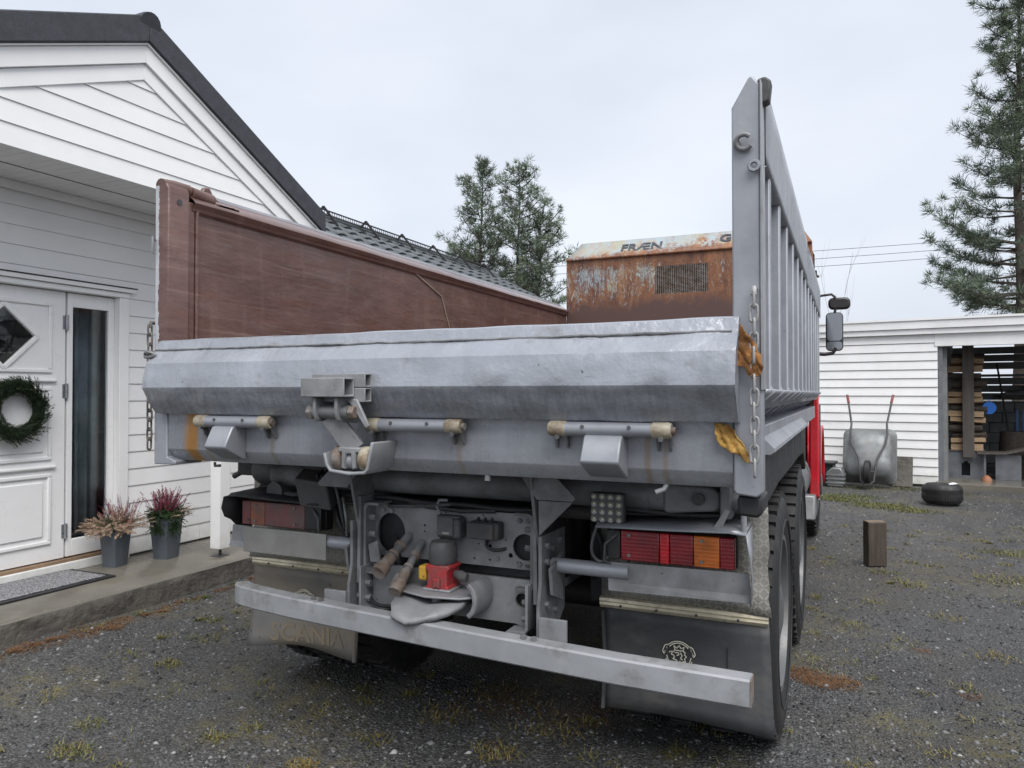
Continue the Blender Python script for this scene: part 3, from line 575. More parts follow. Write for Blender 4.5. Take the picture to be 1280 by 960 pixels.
# main roof with tiles, snow guard
RX, RZ, EX, EZ = -5.0, 3.80, -3.42, 2.98
slope = (RZ-EZ)/(RX-EX)
rf = hb(MB().prism([(EX,EZ),(RX,RZ),(-6.58,EZ),(-6.58,EZ-.06),(RX,RZ-.06),(EX,EZ-.06)], 'Y', -1.8, 11.2), 'roof', M['roof_dark'])
rf.data.transform(Matrix())
tm = MB(); L, Wt = .36, .335; ang = math.atan(slope)
prof = [(0,0),(.05,.022),(.10,.028),(.15,.02),(.21,-.002),(.28,-.004),(.335,.0)]
rows = []
for (s, lift) in ((0,.0),(0,.03),(L,.008)):
    rows.append([(-s, u, h+lift if lift else h) for u, h in prof])
tm.grid(rows); tme = tm.mesh('roof_tile', 30)
tme.materials.append(M['tile'])
for r in range(5):
    for k in range(24):
        o = bpy.data.objects.new('roof_tile', tme); COL.objects.link(o); o.parent = rf
        x = EX - r*.335; z = EZ + (EX-x)*-slope + .006
        o.location = Vector((x, 3.25+k*.333, z))+HOFF; o.rotation_euler = (0, math.atan(-slope), 0)
hb(MB().tube([(RX,3.2,RZ+.02),(RX,11.2,RZ+.02)], .085, 12), 'ridge_cap', M['tile'])
hb(MB().box(EX-.02, EX+.01, 3.32, 11.2, EZ-.17, EZ-.02), 'fascia', M['white'])
hb(MB().box(WX, EX-.021, 3.32, 11.2, EZ-.1, EZ-.06), 'eave_soffit', M['white'])
sg = hb(MB().tube([(RX+.16,3.3,RZ+.09),(RX+.16,10.6,RZ+.09)], .011, 8), 'snow_guard', M['frame_black'])
hb(MB().tube([(RX+.16,3.3,RZ+.03),(RX+.16,10.6,RZ+.03)], .009, 8), 'rail', M['frame_black'], sg)
for k in range(8):
    y = 3.7+k*.95
    hb(MB().bar((RX+.16,y,RZ+.13),(RX+.40,y,RZ-.16),.03,.012,(0,1,0)).bar((RX+.16,y,RZ+.13),(RX+.02,y,RZ-.0),.03,.012,(0,1,0)), 'bracket', M['frame_black'], sg)
for k in range(9):
    ya = 3.3+k*.81
    q = MB()
    for j in range(16): q.box(RX+.157, RX+.163, ya+j*.05, ya+j*.05+.006, RZ+.03, RZ+.09)
    hb(q, 'guard_mesh', M['frame_black'], sg, kind='stuff')
# door, frame, sidelight
DX = WX-.02                                  # door face
hb(MB().box(WX-.1, WX+.05, .36, .42, .16, 2.21).box(WX-.1, WX+.045, 1.775, 1.86, .16, 2.21).box(WX-.1, WX+.051, .36, 1.86, 2.211, 2.25), 'door_frame', M['white'], bevel=.004)
hb(MB().prism([(WX+.03,2.255),(WX+.075,2.252),(WX+.075,2.290),(WX+.02,2.296)], 'Y', .3, 1.90), 'drip_cap', M['white'], bevel=.004)
hb(MB().prism([(WX+.0765,2.291),(WX+.02,2.297),(WX+.02,2.300),(WX+.080,2.294),(WX+.080,2.284),(WX+.0765,2.284)], 'Y', .29, 1.91), 'flashing', M['frame_black'])
hb(MB().box(WX-.1, WX+.055, .36, 1.87, .139, .205), 'threshold', M['white'], bevel=.004)
hb(MB().box(WX-.1, WX+.03, .42, 1.775, .206, .226), 'sill', mat('oak_sill', (.24,.16,.10), .5))
leaf = [(.425,.235),(1.372,.235),(1.372,2.205),(.425,2.205)]
dc, dr = .925, .185
dia = [(dc,1.862-.235),(dc+.235,1.862),(dc,1.862+.235-.02),(dc-.235,1.862)]
dleaf = holed_plate('door', leaf, [dia[::-1]], 'X', DX-.045, DX, M['white_smooth'], None)
dleaf.data.transform(Matrix.Translation(HOFF)); dleaf.parent = house
def mould(y0, y1, z0, z1, name='panel'):
    q = MB(); w = .028
    q.box(DX, DX+.014, y0, y1, z1-w, z1).box(DX, DX+.014, y0, y1, z0, z0+w).box(DX, DX+.0138, y0, y0+w, z0+w, z1-w).box(DX, DX+.0138, y1-w, y1, z0+w, z1-w)
    hb(q, 'panel_moulding', M['white_smooth'], dleaf, bevel=.006)
mould(.55, 1.268, 1.60, 2.115)
for (z0, z1) in ((.965,1.497),(.353,.868)):
    mould(.55, 1.268, z0, z1)
    hb(MB().prism([(DX,0)], 'X', 0, 0) if False else MB().box(DX-.002, DX+.010, .61, 1.208, z0+.06, z1-.06), 'raised_panel', M['white_smooth'], dleaf, bevel=.009)
for z in (1.545, .915): hb(MB().box(DX, DX+.022, .50, 1.30, z-.012, z+.012), 'rail_moulding', M['white_smooth'], dleaf, bevel=.008)
q = MB()
for i in range(4):
    a, b2 = Vector((DX+.002,*dia[i])), Vector((DX+.002,*dia[(i+1)%4])); q.bar(a, b2, .03, .03, (1,0,0))
hb(q, 'diamond_frame', M['white_smooth'], dleaf, bevel=.005)
hb(MB().add([(DX-.03,*p) for p in dia], [(0,1,2,3)]), 'diamond_pane', M['glass'], dleaf, solid=.006)
for z in (1.98, 1.47, .43): hb(MB().cyl((DX+.012,1.378,z-.055), (DX+.012,1.378,z+.055), .012).box(DX-.002, DX+.004, 1.352, 1.374, z-.05, z+.05), 'hinge', M['hinge'], dleaf)
side = hb(MB().box(DX-.04, DX+.004, 1.388, 1.43, .235, 2.205).box(DX-.04, DX+.004, 1.725, 1.773, .235, 2.205).box(DX-.0398, DX+.0038, 1.43, 1.725, 2.10, 2.205).box(DX-.0398, DX+.0038, 1.43, 1.725, .235, .36), 'sidelight_window', M['white_smooth'], bevel=.004)
hb(MB().box(DX-.025, DX-.019, 1.43, 1.725, .36, 2.10), 'pane', M['glass'], side)
q = MB(); rows = [[(-4.10+.02*math.sin(j*1.1), 1.62+.2*j/14, z) for j in range(15)] for z in (.22, 2.3)]
hb(q.grid(rows), 'curtain', M['curtain'], side, solid=.004, smooth=60)
hb(MB().box(-4.9, -4.6, 1.5, 2.6, .2, 1.1), 'hall_cabinet', M['cab_grey'])
hb(MB().box(-5.4, -5.3, 1.0, 3.0, .2, 2.6), 'hall_wall', M['curtain'])
# porch post on its steel foot
pst = hb(MB().box(-3.205, -3.095, 2.155, 2.265, .205, 2.925), 'porch_post', M['white'], bevel=.006)
hb(MB().cyl((-3.15,2.21,.14),(-3.15,2.21,.21),.012).box(-3.20,-3.10,2.16,2.26,.138,.146), 'post_foot', M['dark_steel'], pst)

# things on the porch
doormat = empty('doormat', (-3.55, .95, .14), label='black rimmed speckled grey doormat in front of the door', cat='doormat')
MB().prism([(-.26,-.72),(.24,-.72),(.25,.44),(-.25,.44)], 'Z', .0, .014).build('mat_rim', M['mat_rim'], doormat, bevel=.004)
MB().prism([(-.22,-.68),(.20,-.68),(.21,.39),(-.21,.39)], 'Z', .014, .022).build('mat_pile', M['mat_pile'], doormat, bevel=.003)

def sprigs(name, parent, spec, m, seed=1):
    """spec rows: (n, origin fn, direction fn, length, tint range, needles per sprig, needle len, width)"""
    rnd = random.Random(seed); V = []; F = []; T = []
    for (n, of, df, Lr, tr, nn, nl, w) in spec:
        for k in range(n):
            o = Vector(of(rnd)); d = Vector(df(rnd)).normalized(); L = rnd.uniform(*Lr); t = rnd.uniform(*tr)
            up = Vector((rnd.uniform(-1,1), rnd.uniform(-1,1), rnd.uniform(-1,1))); s = d.cross(up).normalized(); sag = Vector((0,0,-L*rnd.uniform(0,.25)))
            i = len(V); V += [o-s*.0012, o+s*.0012, o+d*L+sag]; F.append((i,i+1,i+2)); T += [t*.8]*3
            for j in range(nn):
                q = rnd.uniform(.12, 1); p = o+d*L*q+sag*q*q
                r2 = Vector((rnd.uniform(-1,1), rnd.uniform(-1,1), rnd.uniform(-1,1))).normalized()
                e = (d*.8+r2).normalized(); s2 = e.cross(r2 if abs(e.dot(r2)) < .95 else up).normalized(); l2 = nl*rnd.uniform(.6, 1.2)
                i = len(V); V += [p-s2*w, p+s2*w, p+e*l2]; F.append((i,i+1,i+2)); tt = min(1, max(0, t+rnd.uniform(-.07,.07))); T += [tt]*3
    return raw_mesh(name, V, F, m, parent, attr=T)
wre = empty('door_wreath', (DX+.055, .978, 1.337), label='dark green fir wreath hanging on the white front door', cat='wreath')
tw = MB().tube([(0, .165*math.cos(a*.2618), .165*math.sin(a*.2618)) for a in range(24)], .04, 8, closed=True); tw.build('ring', M['fir'], wre)
def w_o(r):
    a = r.uniform(0, 6.283); q = .165+r.uniform(-.05,.045); w_o.a = a; return (r.uniform(-.01,.045), q*math.cos(a), q*math.sin(a))
def w_d(r):
    a = w_o.a; s = r.uniform(-.5,.75); return (r.uniform(-.1,.5), -math.sin(a)*.9+math.cos(a)*s, math.cos(a)*.9+math.sin(a)*s)
sprigs('sprigs', wre, [(900, w_o, w_d, (.05,.085), (0,1), 26, .022, .0019)], M['fir'], 3)
def pot(loc, r0, r1, h, label, kind, seed):
    t = empty('flower_pot', loc, R(8), label=label, cat='flower pot', group='heather pots beside the front door')
    def sq(r, z, c=.18): 
        pts = []
        for k in range(4):
            for j in range(5):
                a = k*math.pi/2 + j*math.pi/8; s = 1/ max(abs(math.cos(a)), abs(math.sin(a))); s = s*.72+.28
                if j < 4: pts.append((r*s*math.cos(a), r*s*math.sin(a), z))
        return pts
    q = MB(); rings = [sq(r0*.6,0),sq(r0,0),sq(r0*1.02,.01),sq(r1,h-.03),sq(r1*1.05,h-.03),sq(r1*1.05,h),sq(r1*.92,h),sq(r1*.88,h-.06)]
    n = len(rings[0]); q.add([p for g in rings for p in g], [(i*n+k, i*n+(k+1)%n, (i+1)*n+(k+1)%n, (i+1)*n+k) for i in range(len(rings)-1) for k in range(n)]+[tuple(range(n))[::-1]])
    q.build('pot', M['pot'], t, smooth=40)
    so = MB(); so.add(sq(r1*.9, h-.05), [tuple(range(n))]); so.build('soil', M['soil'], t)
    def disc(rad, z): return lambda r: (r.gauss(0,.45)*rad, r.gauss(0,.45)*rad, z)
    def up(sp): return lambda r: (r.gauss(0,sp), r.gauss(0,sp), 1)
    def rim(z):
        def f(r):
            a = r.uniform(0,6.283); q = r1*r.uniform(.5,1.0); return (q*math.cos(a), q*math.sin(a), z+r.uniform(-.03,.03))
        return f
    if kind == 0:
        spec = [(90, disc(r1,h-.03), up(.6), (.14,.24), (.74,1), 90, .018, .0022), (110, rim(h), lambda r: (r.gauss(.3,.9), r.gauss(-.3,.9), .25), (.14,.24), (.78,1), 90, .018, .0024),
                (40, lambda r: (r.gauss(0,.05), r.gauss(.05,.04), h), up(.35), (.18,.30), (.46,.68), 80, .016, .002), (60, disc(r1,h-.03), up(.7), (.10,.2), (.0,.3), 60, .016, .002)]
    else:
        spec = [(120, disc(r1*.9,h+.02), up(.32), (.14,.25), (.45,.68), 90, .016, .0021), (330, rim(h+.03), lambda r: (r.gauss(0,1), r.gauss(0,1), r.uniform(-.6,.6)), (.06,.12), (0,.3), 40, .016, .003),
                (140, rim(h-.02), lambda r: (r.gauss(.5,.6), r.gauss(-.3,.6), -.8), (.06,.14), (0,.3), 40, .016, .003), (50, rim(h), lambda r: (r.gauss(.3,.4), r.gauss(.9,.5), .4), (.12,.2), (.78,1), 60, .014, .0016)]
    sprigs('heather', t, spec, M['heather'], seed)
    return t
pot((-3.62,1.63,.14), .062, .082, .28, 'slate grey pot with straw coloured faded heather by the sidelight', 0, 5)
pot((-3.50,1.99,.14), .07, .092, .32, 'slate grey pot with pink heather over dense green leaves', 1, 6)

# ------------------------------------------------------------------ the tipper truck
truck = empty('tipper_truck', (0, 0, 0), label='grey tipper truck with rusty brown tub and red cab seen from behind', cat='truck')
def K(mb, name, m, parent=None, **k): return mb.build(name, m, parent or truck, **k)
def nz(*a): return mnoise.noise(Vector(a))
# --- tub floor and sides
K(MB().box(-1.17, 1.17, .0, 4.94, 1.28, 1.335), 'tub_floor', M['brown'])
for k in range(9): K(MB().box(-1.1, 1.1, .45+k*.52, .53+k*.52, 1.17, 1.279), 'floor_bearer', M['paint_dirty'])
for sg in (-1, 1):
    rows = []                                           # inner skin: slightly buckled sheet with a sloping top flange
    for (x, z) in ((1.04,1.336),(1.19,1.475),(1.19,1.5),(1.19,1.7),(1.19,1.9),(1.19,2.1),(1.19,2.25),(1.176,2.262),(1.172,2.275)):
        rows.append([(sg*(x+(.010*nz(y*1.4, z*2.5, 4+sg) if 1.35 < z < 2.2 else 0)), y, z) for y in [.12+i*.121 for i in range(41)]])
    ss = K(MB().grid(rows), 'side_wall', M['brown'], smooth=28)
    K(MB().grid([[(sg*x, .12+i*.121, z+.004*nz(i*.5,x*9,2)) for i in range(41)] for x, z in ((1.172,2.276),(1.160,2.298),(1.164,2.306),(1.205,2.337),(1.250,2.366))]), 'top_flange', M['brown_wet'], smooth=40)
    K(MB().box(min(sg*1.10,sg*1.20), max(sg*1.10,sg*1.20), .06, 4.93, 1.235, 1.338), 'sill_beam', M['paint'], bevel=.004)
    rows = [[(sg*1.21, y, z) for y in (.03, 4.95)] for z in (1.40, 2.15)]
    K(MB().grid(rows), 'outer_sheet', M['paint'], solid=.012)
    rows = []
    for z in (2.135, 2.17, 2.25, 2.33, 2.375):          # top rail with knocks from loading
        rows.append([(sg*(1.248-.035*max(0, nz(y*1.9, z*1.5, 7))*(2 if 1.2 < y < 3.6 else .3)), y, z) for y in [.06+i*.0996 for i in range(50)]])
    rl = MB().grid(rows); rl.grid([[(sg*1.248, y, 2.134) for y in (.06, 4.94)], [(sg*1.21, y, 2.134) for y in (.06, 4.94)]])
    K(rl, 'top_rail', M['paint'], smooth=30, solid=.004)
    pl = MB().grid([[(sg*1.248, .05, 1.462), (sg*1.248, 4.94, 1.462)], [(sg*1.24, .05, 1.452), (sg*1.24, 4.94, 1.452)], [(sg*1.10, .05, 1.34), (sg*1.10, 4.94, 1.34)]])
    K(pl, 'lower_skirt', M['paint'], solid=.008)
    for i in range(13):
        y = .20+i*.375
        q = MB(); h = .024
        pts = [(1.213,2.133),(1.247,2.133),(1.247,1.47),(1.262,1.455),(1.12,1.335),(1.10,1.345),(1.213,1.45)]
        q.prism([(sg*a, b) for a, b in pts], 'Y', y-h, y+h)
        K(q, 'side_rib', M['paint'], bevel=.005, seg=1)
# --- rear corner posts
K(MB().prism([(1.158,1.165),(1.165,1.152),(1.225,1.145),(1.242,1.16),(1.236,2.36),(1.216,2.388),(1.205,2.385),(1.156,2.30)], 'Y', -.012, .055), 'corner_post', M['paint'], bevel=.006)
K(MB().prism([(1.2365,1.46),(1.246,1.46),(1.243,2.36),(1.237,2.375)], 'Y', -.02, .058), 'post_edge', M['paint_light'], bevel=.002)
pl = K(MB().prism([(-1.25,1.372),(-1.17,1.372),(-1.17,2.33),(-1.185,2.355),(-1.25,2.365)], 'Y', -.012, .10), 'corner_post', M['brown_post'], bevel=.006, label='brown corner post with grey overspray edge')
K(MB().box(-1.235,-1.180,.102,.140,1.32,2.30), 'weld_strip', M['brown'], bevel=.008)
K(MB().tube([(-1.183,.152,1.34)]+[(-1.183+.003*nz(k*2.1,0,1), .152, 1.34+k*.03) for k in range(1,32)], [.008+.004*abs(nz(k*1.7,3,2)) for k in range(32)], 7), 'weld_bead', M['brown'])
K(MB().tube([(-1.215,-.012,2.345),(-1.215,.05,2.352),(-1.215,.13,2.352)], .030, 12), 'top_pipe', M['brown'], smooth=50)
K(MB().tube([(-1.212,.135,2.345),(-1.212,.26,2.338)], .032, 12), 'top_pipe', M['brown'], smooth=50)
K(MB().prism([(.20,2.34),(.235,2.40),(.265,2.405),(.29,2.37),(.36,2.335),(.36,2.32),(.2,2.32)], 'X', -1.25, -1.225), 'tarp_lug', M['brown'], bevel=.006)
K(MB().cyl((-1.168,.045,2.28),(-1.172,.045,2.28),.014), 'plug', M['dark_steel'])
q = MB()
for k in range(22): q.obox((-1.19+.01*nz(k,1,1), .27+k*.006, 2.318+.008*nz(k*3.3,2,5)), (.012,0,0), (0,.006,0), (0,0,.007))
K(q, 'torn_weld', M['brown'], kind='stuff')
K(MB().tube([(-1.184,2.0,2.26),(-1.184,2.35,2.15),(-1.184,2.75,1.4)], .004, 6), 'lashing_wire', mat('pale_wire', (.4,.33,.26), .6, bmp=0))
K(MB().tube([(1.193+.020*math.cos(R(a_))*1.1, -.030-.006*math.sin(R(a_)), 2.188+.020*math.sin(R(a_))) for a_ in range(40, 330, 18)], .0075, 8), 'hook', M['paint_mid'], smooth=60)
K(MB().tube([(1.172,-.008,2.19),(1.172,-.03,2.19)], .011, 8), 'hook_weld', M['paint_mid'], smooth=60)
K(MB().tube([(1.222+.014*math.cos(a*.7854), -.028, 2.115+.014*math.sin(a*.7854)) for a in range(8)], .006, 6, closed=True), 'ring', M['paint'], smooth=60)
K(MB().tube([(-1.245,-.016,2.11),(-1.235,-.035,2.12),(-1.235,-.035,2.07),(-1.243,-.03,2.05)], .006, 6), 'hook', M['paint_light'])
K(MB().prism([(1.228,2.30),(1.262,2.31),(1.268,2.37),(1.25,2.385),(1.228,2.38)], 'Y', .0, .045), 'tarp_lug', M['dark_steel'], bevel=.006)

# --- tailgate: folded plate profile, dented along its length
prof = [(.015,1.368),(-.022,1.366),(-.052,1.367),(-.088,1.415),(-.118,1.468),(-.120,1.475),(-.112,1.525),(-.100,1.574),(-.096,1.579),(-.072,1.604),(-.052,1.624),(-.046,1.630),(-.038,1.652),(-.030,1.672),(-.012,1.678),(.02,1.677),(.03,1.66),(.03,1.368)]
DENTS = [(-.93,1.45,.045,.035,.010),(-.55,1.455,.10,.03,.009),(.42,1.455,.06,.03,.010),(.62,1.43,.04,.045,.009),(.95,1.455,.08,.035,.010),(.1,1.56,.05,.03,.006),(.78,1.59,.09,.03,.007),(-.3,1.64,.06,.03,.006),(1.10,1.42,.05,.045,.012),(-1.05,1.53,.06,.04,.007),(-.12,1.42,.04,.03,.006)]
pf = []
for p0, p1 in zip(prof, prof[1:]):
    n_ = 4 if (abs(p0[0]-p1[0])+abs(p0[1]-p1[1]) > .035 and p1[0] < 0) else 1
    pf += [(p0[0]+(p1[0]-p0[0])*k/n_, p0[1]+(p1[1]-p0[1])*k/n_) for k in range(n_)]
prof = pf+[prof[-1]]
nx = 170; rows = []
for i in range(nx+1):
    x = -1.205+2.383*i/nx; r = []
    for j, (y, z) in enumerate(prof):
        d = .006*nz(x*2.6, z*9, 1) + .004*nz(x*7, z*16, 6)
        for (xd, zd, wx, wz, am) in DENTS: d += am*math.exp(-((x-xd)/wx)**2-((z-zd)/wz)**2)
        e = .004*nz(x*5, z*4, 11) if z > 1.626 else 0
        xx = x
        if i == 0: xx += .028*(abs(y)/.12)
        r.append((xx, y+(d if y < 0 else 0), z+e+(-.006*abs(nz(x*4,1,1)) if z < 1.3675 else 0)))
    rows.append(r+[r[0]])
tg = MB().grid(rows); n = len(prof)+1
tg.add(rows[0][:-1], [tuple(range(n-1))]); tg.add(rows[-1][:-1], [tuple(range(n-1))])
gate = K(tg, 'tailgate', M['gate'], smooth=16)
K(MB().tube([(-1.2+k*.02, -.047+.003*nz(k*.9,1,1), 1.633+.004*nz(k*.31,2,2)) for k in range(119)], [.005+.0025*nz(k*1.3,4,4) for k in range(119)], 6), 'weld_seam', M['paint_dirty'], gate, smooth=60)
K(MB().tube([(-1.198+.03*math.cos(a*.7854), -.075-.012*abs(math.sin(a*.7854)), 1.612+.012*math.sin(a*.7854)) for a in range(8)], .006, 6, closed=True), 'lashing_ring', M['paint_dirty'], gate, smooth=60)
# --- rear cross beam
rows = []; bprof = [(.16,1.372),(-.002,1.372),(-.006,1.368),(-.006,1.219),(-.004,1.214),(.034,1.169),(.038,1.166),(.16,1.166)]
for i in range(49):
    x = -1.17+2.326*i/48; rows.append([(x, y+(.003*nz(x*3,z*6,3)), z) for y, z in bprof]+[(x, bprof[0][0]+.003*nz(x*3,bprof[0][1]*6,3), bprof[0][1])])
bmx = MB().grid(rows); bmx.add(rows[0][:-1], [tuple(range(8))]); bmx.add(rows[-1][:-1], [tuple(range(8))])
K(bmx, 'rear_beam', M['beam'], smooth=30)
K(MB().prism([(-1.248,1.148),(-1.12,1.15),(-1.12,1.165),(-1.171,1.18),(-1.171,1.371),(-1.248,1.371)], 'Y', -.012, .13), 'beam_end', M['paint'], bevel=.004)
K(MB().tube([(-.93,.02,1.165),(-.93,.02,1.15),(-.90,.02,1.152)], .006, 6), 'drain_hook', M['dark_steel'])
K(MB().cyl((.32,.05,1.17),(.32,.045,1.145),.011), 'drain_stub', M['paint_light'])
K(MB().tube([(.95,.05,1.17),(.94,.04,1.15),(.915,.03,1.14)], .008, 8), 'drain_stub', M['paint_light'])
# --- hinges
for (x0, x1) in ((-.955,-.565),(-.120,.270),(.590,.985)):
    h = K(MB().cyl((x0+.06,-.052,1.338),(x1-.06,-.052,1.338),.023,18), 'hinge', M['paint'], smooth=50)
    for a, b in ((x0, x0+.062), (x1-.062, x1)):
        K(MB().lathe([(0,.0),(0,.021),(.008,.0255),(.054,.0255),(.062,.022),(.062,0)], (a,-.052,1.338), 'X', 18), 'bushing', M['cream'], h, smooth=50)
        for xx in (a+.014, a+.05): K(MB().prism([(-.044,1.326),(-.006,1.33),(-.006,1.285),(-.012,1.272),(-.022,1.28)], 'X', xx-.004, xx+.004), 'lug', M['paint_dirty'], h)
        K(MB().cyl((a+.032,-.07,1.312),(a+.032,-.045,1.318),.008), 'bolt', M['galv'], h)
    K(MB().cyl((x1-.002,-.052,1.338),(x1+.012,-.052,1.338),.012), 'pin_end', M['rustmetal'], h)
    for f in (.3, .68): K(MB().cyl((x0+(x1-x0)*f,-.074,1.346),(x0+(x1-x0)*f,-.0775,1.347),.006), 'grease_nipple', M['dark_steel'], h)
# --- stop brackets on the beam
for (x0, x1) in ((-.845,-.735),(.715,.838)):
    K(MB().prism([(-.005,1.318),(-.070,1.321),(-.080,1.316),(-.118,1.247),(-.118,1.238),(-.108,1.230),(-.02,1.186),(-.005,1.184)], 'X', x0, x1), 'stop_bracket', M['paint'], bevel=.005)
# --- centre latch with rollers
lt_ = K(MB().prism([(-.20,1.437),(-.10,1.437),(-.06,1.41),(-.06,1.35),(-.09,1.345),(-.19,1.355),(-.205,1.385)], 'X', -.150, -.137), 'latch', M['paint_mid'], bevel=.004)
K(MB().prism([(-.20,1.437),(-.10,1.437),(-.06,1.41),(-.06,1.35),(-.09,1.345),(-.19,1.355),(-.205,1.385)], 'X', -.243, -.230), 'latch_ear', M['paint_mid'], lt_, bevel=.004)
K(MB().prism([(-.125,1.43),(-.052,1.335),(-.045,1.33),(-.035,1.338),(-.085,1.43)], 'Y', -.16, -.148), 'latch_web', M['paint_mid'], lt_, bevel=.003)
K(MB().box(-.24,-.14,-.112,-.09,1.40,1.47), 'latch_backing', M['paint'], lt_, bevel=.003)
def hollow(x0, x1, y0, y1, z0, z1, t, name):
    q = MB(); o = [(y0,z0),(y1,z0),(y1,z1),(y0,z1)]; i = [(y0+t,z0+t),(y1-t,z0+t),(y1-t,z1-t),(y0+t,z1-t)]
    v = [(x,*p) for x in (x0,x1) for p in o] + [(x,*p) for x in (x0,x1) for p in i]
    f = []
    for k in range(4):
        j = (k+1) % 4; f += [(k,j,4+j,4+k),(8+k,12+k,12+j,8+j),(k,8+k,8+j,j),(4+k,4+j,12+j,12+k)]
    K(q.add(v, f), name, M['paint_mid'], lt_, bevel=.004)
hollow(-.285,-.098,-.215,-.155,1.438,1.505,.006,'square_tube'); hollow(-.285,-.055,-.153,-.113,1.472,1.520,.005,'square_tube'); hollow(-.285,-.055,-.153,-.113,1.420,1.470,.005,'square_tube')
K(MB().cyl((-.262,-.165,1.385),(-.108,-.165,1.385),.024,16), 'pin', M['galv'], lt_, smooth=50)
K(MB().cyl((-.285,-.165,1.385),(-.263,-.165,1.385),.028,6).cyl((-.108,-.165,1.385),(-.085,-.165,1.385),.024,6), 'pin_nut', M['rustmetal'], lt_, bevel=.003)
K(MB().bar((-.20,-.155,1.372),(-.115,-.125,1.25),.075,.022,(0,-1,.3)), 'arm', M['paint_mid'], lt_, bevel=.004)
K(MB().prism([(-.165,1.262),(-.075,1.262),(-.075,1.245),(-.09,1.245),(-.088,1.19),(-.105,1.185),(-.11,1.24),(-.13,1.24),(-.135,1.185),(-.152,1.19),(-.15,1.245),(-.165,1.245)], 'Y', -.16, -.09), 'fork', M['paint_mid'], lt_, bevel=.004)
for (a, b, m) in ((-.195,-.158,'rustmetal'),(-.082,-.042,'cream')):
    K(MB().lathe([(0,0),(0,.036),(.006,.043),((b-a)-.006,.043),((b-a),.036),((b-a),0)], (a,-.125,1.222), 'X', 20), 'roller', M[m], lt_, smooth=50)
K(MB().lathe([(0,0),(0,.03),(.03,.03),(.03,0)], (-.135,-.125,1.215), 'X', 16), 'hub', M['paint_light'], lt_, smooth=50)
rows = []
for y in (-.160, -.150, -.01): rows.append([(x, y, z + (0 if y > -.17 else 0)) for x, z in ((-.226,1.265 if y > -.1 else 1.24),(-.216,1.20),(-.200,1.178),(-.12,1.170),(-.055,1.176),(-.042,1.190),(-.022,1.282))])
K(MB().grid(rows), 'cradle', M['paint_light'], lt_, solid=.012, bevel=.004)

# --- under the tub: cross tube, bars, chassis
ct = K(MB().cyl((-.97,.44,1.075),(.86,.44,1.075),.055,22), 'cross_tube', M['paint_dirty'], smooth=50)
for x_ in (.60,.775): K(MB().cyl((x_,.44,1.075),(x_+.028,.44,1.075),.058,22), 'collar', M['paint_dirty'], ct)
K(MB().prism([(.86,1.025),(.88,1.02),(1.04,1.035),(1.06,1.05),(1.06,1.10),(1.04,1.115),(.86,1.128)], 'Y', .385, .47), 'clevis', M['paint_dirty'], ct, bevel=.008)
K(MB().cyl((.985,.382,1.077),(.985,.37,1.077),.022), 'pivot_bolt', M['dark_steel'], ct)
K(MB().box(1.062,1.10,.36,.45,1.015,1.135), 'clevis_plate', M['paint_dirty'], ct, bevel=.006)
K(MB().cyl((1.10,.40,1.075),(1.15,.40,1.075),.033).cyl((1.15,.40,1.075),(1.17,.40,1.075),.045,6), 'pivot_nut', M['paint_dirty'], ct)
K(MB().cyl((1.145,.33,1.08),(1.145,.33,1.115),.016).cyl((1.145,.33,.97),(1.145,.33,1.08),.010).cyl((1.145,.33,1.06),(1.145,.33,1.09),.022), 'link_rod', M['paint_light'])
# left end of the cross tube: air chamber with drain handle
K(MB().lathe([(0,0),(0,.055),(.03,.068),(.16,.07),(.2,.06),(.34,.058),(.36,.04),(.36,0)], (-1.10,.46,1.085), 'X', 20), 'brake_chamber', M['dark_steel'], smooth=40)
K(MB().lathe([(0,0),(0,.02),(.02,.035),(.055,.035),(.06,0)], (-1.15,.46,1.09), 'X', 12).tube([(-1.14,.46,1.09),(-1.19,.44,1.075),(-1.235,.43,1.05)], .013, 8), 'drain_valve', M['dark_steel'], smooth=40)
K(MB().lathe([(-.05,.0),(-.05,.045),(.05,.045),(.05,0)], (-.93,.42,1.0), 'Y', 18), 'filter_bowl', M['socket'], smooth=40)
K(MB().tube([(-.9,.4,.99),(-.82,.38,.985),(-.74,.42,1.01)], .018, 8), 'air_pipe', M['dark_steel'])
q = MB().obox((-.66,.34,1.03), (.07,.02,-.01), (-.012,.045,.02), (0,-.02,.062)); sb_ = K(q, 'valve_box', M['socket'], bevel=.008)
for k in range(5): K(MB().obox((-.64+k*.018,.335+k*.012,1.098-k*.004), (.004,.001,0), (-.006,.03,.01), (0,-.003,.010)), 'fin', M['dark_steel'], sb_)
K(MB().cyl((.40,.50,.985),(1.12,.50,.985),.030,16), 'lower_bar', M['dark_steel'], smooth=50)
K(MB().cyl((-1.12,.50,.985),(-.40,.50,.985),.030,16), 'lower_bar', M['dark_steel'], smooth=50)
